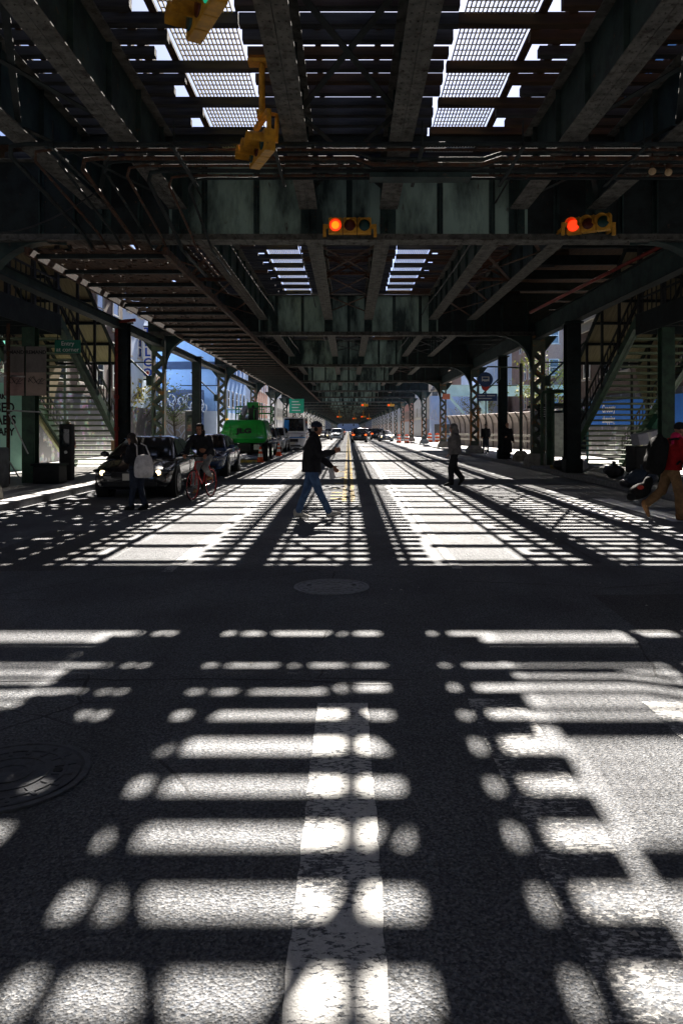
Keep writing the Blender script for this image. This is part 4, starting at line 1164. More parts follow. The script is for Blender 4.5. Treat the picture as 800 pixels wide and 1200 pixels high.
# lot wall with painted scrawl and razor wire
M['fence'] = pm('weathered_board_fence', (.36, .32, .28), (.26, .23, .20), 2, bump=.3, stretch=(6, 6, .4))
t = thing('lot_fence', (-17.5, 61, .15), 'weathered brown board fence with pale scrawl around the left lot', 'fence')
m_ = MB()
for i in range(66): m_.box(-22.9+i*.15, -22.9+i*.15+.143, 66.0-.0*i, 66.03, .15, 3.0+random.uniform(-.03, .03))
m_.build('board', M['fence'], t)
m_ = MB(); m_.box(-22.9, -13.0, 66.031, 66.12, 2.5, 2.6); m_.box(-22.9, -13.0, 66.031, 66.12, .5, .6); m_.box(-22.9, -13.0, 65.93, 65.995, 3.03, 3.2); m_.build('rail', M['cream'], t)
m_ = MB(); rr = random.Random(11)
for j in range(26):
    x = -22.5+j*.36; z = 1.3+rr.uniform(-.3, .5)
    m_.path([(x+.3*math.cos(a*1.3+j), 65.985, z+.55*math.sin(a)) for a in [q*.6 for q in range(9)]], .04, 4)
m_.build('scrawl', pm('pale_spray_paint', (.55, .58, .66), (.4, .42, .5), 3, bump=0), t)
m_ = MB()
pts = []
for i in range(330): a = i*.42; pts.append((-22.8+i*.03, 66.0+.28*math.cos(a)*.4, 3.55+.34*math.sin(a)))
m_.path(pts, .02, 4); m_.build('razor_coil', M['alu'], t)
t = thing('painted_wall', (-20, 68, 0), 'low wall covered in white and blue bubble scrawl below the blue building', 'wall')
m_ = MB(); m_.box(-34, -13.2, 68.5, 68.8, 0, 5.2); m_.build('wall', pm('navy_wall', (.07, .11, .22), (.05, .08, .17), 1), t)
m_ = MB(); rr = random.Random(5)
for j in range(34):
    x = -27+j*.42; z = 3.9+rr.uniform(-.35, .5); r0 = rr.uniform(.35, .7)
    m_.path([(x+r0*.7*math.cos(a), 68.46, z+r0*math.sin(a)) for a in [q*.65 for q in range(11)]], .055, 4)
m_.build('scrawl', pm('white_spray_paint', (.55, .62, .74), (.42, .5, .64), 3, bump=0), t)
B('pale_block', 'grey-blue building with a flat pale end wall beyond the lift', -26, -13.3, 92, 106, 9.5, M['blue_pale'], base=M['grey'], maxw=24)
B('red_brick_house', 'orange-red brick building beyond the lift on the left', -26, -13.1, 107, 122, 12, M['brick_red'], maxw=30)
B('white_house', 'white rendered narrow building after the red brick one on the left', -26, -13.2, 123, 137, 11, M['white'], maxw=30)
B('cream_house', 'cream building on the left beyond the white one', -26, -13.1, 138, 165, 13, M['cream'], maxw=40)
B('brown_house', 'brown brick building far along the left side', -26, -13.2, 166, 200, 12, M['brick_brown'], maxw=40)
B('far_left_terrace', 'farthest long cream terrace closing the left side', -26, -13.1, 201, 420, 11, M['cream'], maxw=60, step=6)
# --- right side
B('supermarket_building', 'building with blue sign band behind the right stairs', 13.2, 26, 20, 43, 7.5, M['brick_deep_brown'], base=M['shopfront'], maxw=20, z0=4.4)
t = thing('shop_sign', (13.0, 30, 2.2), 'blue shop sign with white lettering behind the right stairs', 'sign')
M['brightblue'] = pm('bright_blue_sign', (.02, .16, .62), (.018, .14, .54), 3, bump=0)
m_ = MB(); m_.box(12.98, 13.12, 22.5, 41, 1.75, 3.0); m_.build('board', M['brightblue'], t)
for i, y in enumerate((25.5, 31.5, 37.5)):
    text('lettering', 'Grocery', .55, (12.97, y, 2.62), (R(90), 0, R(-90)), M['white'], t, bold=.01)
    text('lettering', 'shopping', .5, (12.97, y, 2.08), (R(90), 0, R(-90)), M['white'], t, bold=.01)
t = thing('curtain_wall_block', (22, 58, 0), 'tall blue glass curtain-wall block on the right behind the stairs', 'building')
m_ = MB(); m_.box(18.2, 32, 46, 62, -.02, 26); m_.build('wall', M['blue_glass'], t)
m_ = MB()
for i in range(14): m_.box(18.3+i*1.0, 18.36+i*1.0, 45.9, 45.995, 0, 26)
for i in range(16): m_.box(18.1, 18.195, 46+i*1.0, 46.06+i*1.0, 0, 26)
for i in range(7): m_.box(18.05, 32, 45.88, 45.99, 3.5*i, 3.5*i+.3)
m_.build('mullion', M['steel_dark'], t)
B('brick_tenement', 'brown brick tenement with rows of small windows on the right', 20.2, 36, 78, 96, 16.3, M['brick_brown'], maxw=48, step=2.2, winw=1.0, z0=3.9)
B('brown_block', 'low brown brick block behind the white box building', 17.2, 40, 108, 125, 14, M['brick_brown'], maxw=30)
t = thing('white_box_building', (18.5, 96, 0), 'windowless white and pale blue box building above the green overpass', 'building')
m_ = MB(); m_.box(15.6, 20.0, 92, 104, 5.9, 12.8); m_.build('upper_box', M['blue_pale'], t)
m_ = MB(); m_.box(16.0, 19.6, 92.5, 103.5, 0, 5.899); m_.build('base_wall', M['grey'], t)
m_ = MB()
for x in (16.7, 17.8, 18.9): m_.box(x, x+.05, 91.95, 91.996, 6, 12.7)
m_.box(15.5, 20.1, 91.9, 104.1, 12.801, 13.0); m_.build('panel_joint', M['white'], t)
t = thing('roof_tank', (17, 97, 13), 'dark roof machinery on the white box building', 'roof plant')
m_ = MB(); m_.box(16.2, 17.6, 96, 98, 13.0, 14.1); m_.build('casing', M['steel_dark'], t)
m_ = MB(); m_.tube((18.3, 97, 13), (18.3, 97, 14.6), .25); m_.build('vent', M['steel_dark'], t)
# pale green overpass girder crossing on the right
M['palegreen'] = pm('pale_green_overpass_paint', (.52, .66, .60), (.44, .57, .52), 1.2, bump=.08, c3=(.2, .2, .18), thr3=(.62, .72))
t = thing('overpass', (20, 82, 0), 'pale green steel overpass girder crossing the side street on the right', 'overpass')
m_ = MB(); m_.box(9.2, 60, 76, 76.4, 5.05, 6.0); m_.box(9.2, 60, 75.85, 76.55, 4.95, 5.049); m_.box(9.2, 60, 75.85, 76.55, 6.001, 6.08); m_.build('girder', M['palegreen'], t)
m_ = MB(); m_.box(9.2, 60, 76.6, 84, 5.8, 6.05); m_.build('deck', M['concrete'], t)
m_ = MB()
for x in (14, 24, 40): m_.box(x-.3, x+.3, 77, 77.6, 0, 5.79)
m_.build('pier', M['palegreen'], t)
m_ = MB()
for x in (10.2, 12.6): m_.bar((x, 76.2, 4.94), (x+1.5, 76.2, 3.2), .2, .25)
m_.build('strut', M['palegreen'], t)
# ribbed fence with curved posts around the plaza
M['panel'] = pm('pinkish_beige_panel', (.48, .41, .38), (.40, .34, .31), 1.5, bump=.1)
t = thing('ribbed_fence', (11, 60, .15), 'beige panel fence with curved ribs and a guard rail on the right plaza', 'fence')
A0 = Vector((14.2, 50, 0)); A1 = Vector((9.85, 72, 0)); d = (A1-A0).normalized(); nrm = Vector((d.y, -d.x, 0)) ; nrm = nrm if nrm.x < 0 else -nrm
m_ = MB(); L = (A1-A0).length
m_.loft([[A0+d*u+nrm*o+Vector((0, 0, z)) for o, z in ((0, .15), (0, 2.1), (.12, 2.5), (.4, 2.85), (.38, 2.87), (.09, 2.53), (-.03, 2.1), (-.03, .15))] for u in (0, L)]); m_.build('panel', M['panel'], t)
for i in range(18):
    p0 = A0+d*(L*i/17)
    m_ = MB(); m_.path([p0+nrm*o+Vector((0, 0, z)) for o, z in ((.05, .15), (.05, 1.6), (.08, 2.1), (.2, 2.5), (.48, 2.88))], .05, 6); m_.build('rib', pm('rib_steel', (.17, .15, .14), (.12, .11, .10), 3) if i == 0 else bpy.data.materials['rib_steel'], t)
m_ = MB()
for z in (.75, 1.15): m_.bar(A0+nrm*.9+Vector((0, 0, z)), A1+nrm*.9+Vector((0, 0, z)), .08, .16)
for i in range(12): q = A0+d*(L*i/11)+nrm*.8; m_.bar(q+Vector((0, 0, .15)), q+Vector((0, 0, 1.2)), .1, .1)
m_.build('guard_rail', M['cornice'], t)
t = thing('mural_building', (14, 92, 0), 'low building with a sky blue wall of white scrawl under the overpass', 'building')
m_ = MB(); m_.box(9.9, 15.5, 90, 91.9, 0, 5.6); m_.build('wall', pm('sky_mural', (.45, .58, .80), (.36, .50, .74), .8, bump=0), t)
m_ = MB(); rr = random.Random(9)
for j in range(22):
    x = 10.2+j*.24; z = 3.4+rr.uniform(-.6, .6)
    m_.path([(x+.35*math.cos(a+j), 89.96, z+.6*math.sin(a*1.2)) for a in [q*.6 for q in range(9)]], .06, 4)
m_.build('scrawl', bpy.data.materials['white_spray_paint'], t)
for i in range(5):
    m_ = MB(); m_.box(10.3+i*1.0, 11.1+i*1.0, 89.93, 89.99, .9, 2.2); f_ = m_.build('window', M['winglass'], t)
B('right_house', 'cream building on the right past the overpass', 13.1, 26, 128, 150, 12, M['cream'], maxw=30)
B('right_brick_house', 'red brick building on the right past the cream one', 13.2, 26, 151, 185, 13, M['brick_red'], maxw=40)
B('far_right_terrace', 'farthest long grey terrace closing the right side', 13.1, 26, 186, 420, 11, M['grey'], maxw=60, step=6)
# unseen cross-street blocks added to hold back sky, off to both sides and behind
B('added_corner_left', 'unseen dark corner block added behind the viewpoint on the left', -30, -13.1, -40, -7.5, 17, M['brick_dark'], base=M['brick_dark'], maxw=20)
B('added_corner_right', 'unseen dark corner block added behind the viewpoint on the right', 13.1, 30, -40, -7.5, 17, M['brick_dark'], base=M['brick_dark'], maxw=20)

B('end_block', 'pale block closing the far end of the street', -40, 40, 560, 580, 16, M['grey'], faces=('s',), maxw=40, step=8)
B('added_side_left', 'unseen dark block added across the side street far left of the viewpoint', -75, -26, 13, 44, 22, M['brick_dark'], base=M['brick_dark'], faces=('s',), maxw=20)
B('added_side_right', 'unseen dark block added across the side street far right of the viewpoint', 27, 75, 13, 44, 22, M['brick_dark'], base=M['brick_dark'], faces=('s',), maxw=20)
B('added_rear_left', 'unseen dark block added behind the viewpoint on the far left corner', -75, -31, -40, -8, 22, M['brick_dark'], base=M['brick_dark'], faces=('s',), maxw=8)
B('added_rear_right', 'unseen dark block added behind the viewpoint on the far right corner', 31, 75, -40, -8, 22, M['brick_dark'], base=M['brick_dark'], faces=('s',), maxw=8)
B('added_end_left', 'unseen tall dark block added to shut out sky down the cross street on the far left', -150, -130, -40, 50, 34, M['brick_dark'], faces=(), base=M['brick_dark'])
B('added_end_right', 'unseen tall dark block added to shut out sky down the cross street on the far right', 130, 150, -40, 50, 34, M['brick_dark'], faces=(), base=M['brick_dark'])
B('added_row_left', 'unseen dark row added behind the viewpoint on the left', -26, -13.1, -120, -41, 13, M['brick_dark'], base=M['brick_dark'], faces=('e',), maxw=10)
B('added_row_right', 'unseen dark row added behind the viewpoint on the right', 13.1, 26, -120, -41, 13, M['brick_dark'], base=M['brick_dark'], faces=('e',), maxw=10)

# ------------------------------------------------------------------ trees
M['bark'] = pm('tree_bark', (.10, .075, .055), (.06, .045, .035), 8, bump=.4)
def leafmat(name, a, b):
    return pm(name, a, b, 2.5, bump=0, rough=.7)
M['leaf_y'] = leafmat('yellow_green_leaves', (.30, .27, .045), (.17, .17, .04)); M['leaf_g'] = leafmat('spring_green_leaves', (.13, .17, .05), (.08, .11, .035))
def tree(x, y, h, rad, leaf, label, n=900, seed=1, name='street_tree', z0=.146):
    rr = random.Random(seed)
    t = thing(name, (x, y, z0), label, 'tree')
    tr = MB(); tips = []
    tr.path([(x, y, z0-.05), (x+.05, y, z0+h*.2), (x-.05, y+.05, z0+h*.45), (x+.05, y, z0+h*.8)], [h*.022, h*.018, h*.013, h*.004], 8)
    for i in range(13):
        a = rr.uniform(0, 2*PI); zb = z0+h*rr.uniform(.3, .7); ln = rad*rr.uniform(.6, 1.05)
        p = Vector((x, y, zb)); e = p+Vector((math.cos(a)*ln, math.sin(a)*ln, h*rr.uniform(.12, .3)))
        mid = (p+e)/2+Vector((0, 0, -h*.03))
        tr.path([p, mid, e], [h*.009, h*.006, h*.002], 5); tips += [mid, e, (mid+e)/2]
        for j in range(3):
            a2 = a+rr.uniform(-1, 1); q = mid+(e-mid)*rr.uniform(.1, .9); e2 = q+Vector((math.cos(a2), math.sin(a2), rr.uniform(.1, .9)))*rad*.35
            tr.path([q, e2], [h*.004, h*.0015], 4); tips += [e2, (q+e2)/2]
    tr.build('trunk', M['bark'], t, smooth=True)
    cr = MB()
    for i in range(n):
        c = rr.choice(tips)+Vector((rr.gauss(0, 1), rr.gauss(0, 1), rr.gauss(0, .8)))*rad*.16
        s_ = rr.uniform(.07, .15)*(h/7)
        u = Vector((rr.gauss(0, 1), rr.gauss(0, 1), rr.gauss(0, 1))).normalized(); v = u.orthogonal().normalized()*.6
        cr.add([c-u*s_, c+v*s_, c+u*s_, c-v*s_], [(0, 1, 2, 3)])
    cr.build('crown', leaf, t, fix=False)
tree(-16.6, 61.5, 6.2, 2.3, M['leaf_g'], 'small airy green tree in front of the blue wall on the left', 1000, 3)
tree(-17.4, 56.5, 7.0, 2.0, M['leaf_y'], 'yellow-green young tree beside the blade sign on the left', 800, 4)
tree(19.3, 72, 9.3, 3.0, M['leaf_y'], 'yellow-leaved tree before the brick tenement on the right', 1500, 5)
tree(13.9, 80, 5.5, 2.0, M['leaf_y'], 'low yellowish tree behind the ribbed fence', 700, 6)
tree(-14.8, 64, 5.0, 1.6, M['leaf_g'], 'slim green sapling at the right end of the lot fence', 500, 8)
# ------------------------------------------------------------------ vehicles
def carpaint(name, c, rough=.25): return pm(name, c, tuple(v*.9 for v in c), 3, bump=0, rough=rough, coat=.8)
M['p_black'] = carpaint('black_car_paint', (.008, .009, .011)); M['p_blue'] = carpaint('navy_car_paint', (.015, .04, .12))
M['p_silver'] = carpaint('silver_car_paint', (.45, .47, .48)); M['p_grey'] = carpaint('grey_car_paint', (.10, .11, .12))
M['p_white'] = carpaint('white_car_paint', (.68, .69, .72)); M['p_red'] = carpaint('dark_red_car_paint', (.16, .02, .02))
M['cabin_blue'] = pm('blue_dash_cover', (.03, .20, .55), (.025, .16, .45), 2, bump=0)
KIND = {
 'sedan': dict(L=4.75, W=1.84, H=1.43, hood=.83, belt=.94, tail=1.0, wb=1.02, wt=2.02, rt=1.45, rb=.42, wr=.335),
 'suv':   dict(L=4.7, W=1.9, H=1.74, hood=1.05, belt=1.12, tail=1.12, wb=1.2, wt=1.8, rt=.55, rb=.18, wr=.37),
 'van':   dict(L=5.6, W=2.05, H=2.55, hood=1.30, belt=1.38, tail=1.4, wb=.85, wt=1.45, rt=.2, rb=.08, wr=.38),
}
def make_car(name, kind, paint, label, group, lights=None, plate=True, cat='car', emblem=False):
    k = KIND[kind]; L, W, H = k['L'], k['W'], k['H']; h = W/2; f = -L/2
    t = thing(name, (0, 0, 0), label, cat, group)
    st = [(f, .32, .46, .58, .60), (f+.07, .23, .54, k['hood']-.17, .80), (f+.25, .20, .62, k['hood']-.09, .92), (f+.6, .18, .68, k['hood']-.02, .985), (f+k['wb']-.02, .17, .72, k['belt']-.03, 1.0),
          (f+L*.45, .17, .74, k['belt'], 1.0), (L/2-k['rb']-.25, .17, .76, k['belt']+.01, 1.0), (L/2-.38, .2, .76, k['tail'], .98), (L/2-.1, .24, .72, k['tail']-.04, .93), (L/2, .36, .62, k['tail']-.14, .84)]
    m_ = MB(); rings = []
    for y, zb, zs, zt, w in st:
        w *= h
        half = [(0, zb), (w*.8, zb), (w*.97, zb+.1), (w, zs), (w*.975, zt-.09), (w*.84, zt-.02), (w*.48, zt+.018), (0, zt+.03)]
        rings.append([(x, y, z) for x, z in half]+[(-x, y, z) for x, z in half[-2:0:-1]])
    m_.loft(rings); body = m_.build('body', paint, t, smooth=True, local=True, subsurf=2)
    # cabin
    yb0, yb1 = f+k['wb'], L/2-k['rb']; yt0, yt1 = f+k['wt'], L/2-k['rt']; zb, zt = k['belt']-.02, H
    wb_, wt_ = h*.93, h*(.66 if kind == 'sedan' else .78 if kind == 'suv' else .86)
    c = {}
    for s_ in (-1, 1):
        c['b0', s_] = Vector((s_*wb_*.97, yb0, zb)); c['b1', s_] = Vector((s_*wb_*.95, yb1, zb)); c['t0', s_] = Vector((s_*wt_*.95, yt0, zt-.03)); c['t1', s_] = Vector((s_*wt_*.93, yt1, zt-.04))
    m_ = MB()
    def ring(z, u):
        pts = []
        for a, s_ in (('0', -1), ('0', 1), ('1', 1), ('1', -1)):
            pts.append(c['b'+a, s_].lerp(c['t'+a, s_], u))
        for p in pts: pass
        return [tuple(p) for p in pts]
    r0 = ring(0, -.12); r1 = ring(0, .5); r2 = ring(0, 1.0)
    top = [(p[0]*.7, p[1]+(.22 if i < 2 else -.18), zt) for i, p in enumerate(r2)]
    m_.loft([r0, r1, r2, top]); cab = m_.build('cabin', paint, t, smooth=True, local=True, bevel=.07)
    def panel(nm, A, B_, C, D, ins, parent=t):   # A,B bottom; C,D top (same order)
        n = (B_-A).cross(D-A).normalized(); ctr = (A+B_+C+D)/4
        if n.dot(ctr-Vector((0, (yb0+yb1)/2, zb+.2))) < 0: n = -n
        q = lambda u, v: (A.lerp(B_, u)).lerp(D.lerp(C, u), v)+n*.014
        iu, iv = ins
        vs = [q(iu, iv), q(1-iu, iv), q(1-iu*1.1, 1-iv), q(iu*1.1, 1-iv)]
        mm = MB(); mm.loft([[v for v in vs], [v+n*.004 for v in vs]]); return mm.build(nm, M['glass'], parent, local=True)
    panel('windshield', c['b0', -1], c['b0', 1], c['t0', 1], c['t0', -1], (.06, .07))
    panel('rear_window', c['b1', -1], c['b1', 1], c['t1', 1], c['t1', -1], (.08, .12))
    for s_ in (-1, 1):
        bm_ = c['b0', s_].lerp(c['b1', s_], .47); tm_ = c['t0', s_].lerp(c['t1', s_], .42)
        bo = c['b0', s_].lerp(c['b1', s_], .05)
        panel('side_window', bo, bm_, tm_, c['t0', s_], (.05, .1)); panel('side_window', bm_, c['b1', s_].lerp(bm_, .14), c['t1', s_], tm_, (.05, .1))
        m_ = MB(); m_.ball((s_*(wb_+.1), yb0+.42, k['belt']+.05), (.11, .055, .075), 10, 6); m_.bar((s_*(wb_-.06), yb0+.44, k['belt']), (s_*(wb_+.06), yb0+.43, k['belt']+.03), .04, .04)
        m_.build('mirror', paint, t, smooth=True, local=True)
        for yh in (f+L*.52, f+L*.72):
            m_ = MB(); m_.box(min(s_*h*.985, s_*(h+.018)), max(s_*h*.985, s_*(h+.018)), yh, yh+.17, k['belt']-.15, k['belt']-.12); m_.build('door_handle', M['chrome'], t, local=True, bevel=.006)
        m_ = MB()
        for yd in (f+k['wb']+.12, f+L*.57): m_.box(min(s_*h*.99, s_*(h+.002)), max(s_*h*.99, s_*(h+.002)), yd, yd+.008, .35, k['belt']-.06)
        m_.build('door_seam', M['black'], t, local=True)
    # wheels with dark arches
    wr = k['wr']
    for yy in (f+.92, L/2-.98):
        for s_ in (-1, 1):
            m_ = MB(); m_.tube((s_*(h-.28), yy, wr), (s_*(h+.004), yy, wr), wr+.07, n=24); m_.build('wheel_arch', M['black'], t, smooth=True, sharp=40, local=True)
            m_ = MB(); prof = [(h-.22, wr-.03), (h-.20, wr), (h-.02, wr), (h+.012, wr-.04), (h+.014, wr*.68)]
            m_.loft([[(s_*x, yy+rr*math.cos(2*PI*i/24), wr+rr*math.sin(2*PI*i/24)) for i in range(24)] for x, rr in prof]); wh = m_.build('wheel', M['rubber'], t, smooth=True, sharp=50, local=True)
            m_ = MB(); x = s_*(h+.016)
            for i in range(7):
                a = 2*PI*i/7; m_.bar((x, yy, wr), (x, yy+wr*.62*math.cos(a), wr+wr*.62*math.sin(a)), .05, .018, (1, 0, 0))
            m_.loft([[(x+s_*dx, yy+rr*math.cos(2*PI*i/24), wr+rr*math.sin(2*PI*i/24)) for i in range(24)] for dx, rr in ((0, wr*.67), (.012, wr*.66), (.012, wr*.60), (0, wr*.59))], cap=False)
            m_.tube((x-s_*.01, yy, wr), (x+s_*.014, yy, wr), .06, n=12); m_.build('rim', M['alu'], wh, local=True)
    # front: grille, lamps, plate, bumper intake
    fy = f
    m_ = MB(); m_.box(-.42, .42, fy-.012, fy+.1, .50 if kind == 'sedan' else .62, .63 if kind == 'sedan' else .85)
    for i in range(5): m_.box(-.41, .41, fy-.022, fy-.0125, .515+i*.022, .523+i*.022)
    m_.build('grille', M['black'], t, local=True)
    m_ = MB(); m_.box(-.6, .6, fy-.004, fy+.12, .30, .40); m_.build('air_intake', M['black'], t, local=True)
    zl = k['hood']-.22
    for s_ in (-1, 1):
        m_ = MB(); m_.ball((0, 0, 0), 1, 14, 8, Matrix.Translation((s_*h*.72, fy+.16, zl)) @ Matrix.Rotation(s_*R(36), 4, 'Z') @ Matrix.Rotation(-s_*R(9), 4, 'Y') @ Matrix.Diagonal((.30, .12, .065, 1))); hl = m_.build('headlight', M['alu'] if lights != 'head' else M['glass'], t, smooth=True, local=True)
        m_ = MB(); m_.ball((s_*h*.68, fy+.045, zl), (.065, .05, .06), 12, 8); m_.build('bulb', M['head_on'] if lights == 'head' else M['chrome'], hl, smooth=True, local=True)
        m_ = MB(); m_.ball((0, 0, 0), 1, 12, 8, Matrix.Translation((s_*h*.78, L/2-.06, k['tail']-.2)) @ Matrix.Rotation(-s_*R(24), 4, 'Z') @ Matrix.Diagonal((.17, .06, .10, 1))); m_.build('tail_light', M['tail_on'] if lights == 'tail' else M['red_e'], t, smooth=True, local=True)
    for yy, d in ((fy-.03, -1), (L/2+.012, 1)):
        zp = .44 if d < 0 else .72
        m_ = MB(); m_.box(-.16, .16, yy-.006, yy+.012, zp, zp+.155); m_.build('licence_plate', M['cream'], t, local=True, bevel=.004)
    m_ = MB(); m_.path([(.055*math.cos(q*PI/6), fy-.03, .66+.03*math.sin(q*PI/6)) for q in range(13)], .007, 5); m_.build('emblem', M['chrome'], t, local=True)
    m_ = MB(); m_.box(-h*.8, h*.8, L/2-.02, L/2+.02, .34, .46); m_.build('rear_bumper', M['black'], t, local=True, bevel=.01)
    return t
def park(t, x, y, rz=0, label=None):
    t.location = (x, y, 0); t.rotation_euler = (0, 0, rz)
    if label: t['label'] = label
    return t
GP = 'cars parked along the left kerb'
c1 = make_car('parked_car', 'sedan', M['p_black'], 'glossy black sedan with lit headlamps, nearest car at the left kerb', GP, 'head')
park(c1, -5.05, 19.4, R(2.5))
park(make_car('parked_car', 'sedan', M['p_blue'], 'dark navy sedan right behind the cyclist', GP), -5.05, 27.2, R(1.5))
suvg = make_car('parked_car', 'suv', M['p_grey'], 'dark grey off-roader parked beyond the green boom lift', GP); park(suvg, -5.35, 48.5)
sw_ = make_car('parked_car', 'suv', M['p_silver'], 'silver off-roader parked between the dark one and the white van', GP); park(sw_, -5.3, 54.6)
van = make_car('white_van', 'van', M['p_white'], 'white and blue van with a broad windscreen behind the walking man', None, cat='van'); park(van, -4.3, 61)
m_ = MB(); m_.box(-.86, -.42, -2.8+1.02, -2.8+1.04, 1.55, 2.25); 
m_ = MB(); m_.add([(-.80, -2.025, 1.50), (-.38, -2.025, 1.50), (-.38, -1.62, 2.32), (-.74, -1.62, 2.32)], [(0, 1, 2, 3)]); m_.build('sunshade', M['cabin_blue'], van, local=True)
m_ = MB(); m_.box(-.95, .95, -2.83, -2.78, .92, 1.0); m_.build('blue_stripe', M['cabin_blue'], van, local=True)
for i, (x, y, src) in enumerate(((-5.3, 68.5, c1), (-5.2, 74.5, suvg), (-5.25, 81, sw_), (-5.2, 87.5, c1), (-5.2, 94, suvg), (-5.2, 101, sw_))):
    t = copy_tree(src); t['label'] = 'far parked car in the left row beyond the white van'; t['group'] = 'far cars parked on the left'; park(t, x, y)
sil = make_car('oncoming_car', 'suv', M['p_silver'], 'silver car coming towards the viewer left of the yellow line', None); park(sil, -1.75, 113)
ds = make_car('departing_car', 'suv', M['p_black'], 'black car driving away with glowing tail lamps right of the yellow line', None, 'tail'); park(ds, 1.35, 93, PI)
rc_ = make_car('oncoming_car', 'sedan', M['p_grey'], 'dark sedan with headlamps glowing for a sun glint near the drums on the right', None, 'head'); park(rc_, 4.9, 99, 0)  # headlamps set glowing to stand for the glint
for x, y, src, rz, lb in ((4.4, 118, ds, PI, 'second black car with tail lamps, right lane ahead of the sedan'), (5.2, 128, suvg, PI, 'dark car by the right kerb beyond the sedan'), (1.6, 132, ds, PI, 'black car ahead of the departing black car'),
                          (-1.8, 140, sil, 0, 'farther silver oncoming car left of the line'), (-4.0, 122, c1, 0, 'black car oncoming in the left kerb lane')):
    t = copy_tree(src); t['label'] = lb; park(t, x, y, rz)
for i in range(7):
    t = copy_tree((ds, suvg, sil)[i % 3]); t['label'] = 'tiny far car among the distant traffic under the deck'; t['group'] = 'distant traffic'; park(t, (1.5, 4.9, -1.9, -4.6, 1.6, 4.8, -1.8)[i], 150+i*9, PI if i % 2 == 0 else 0)

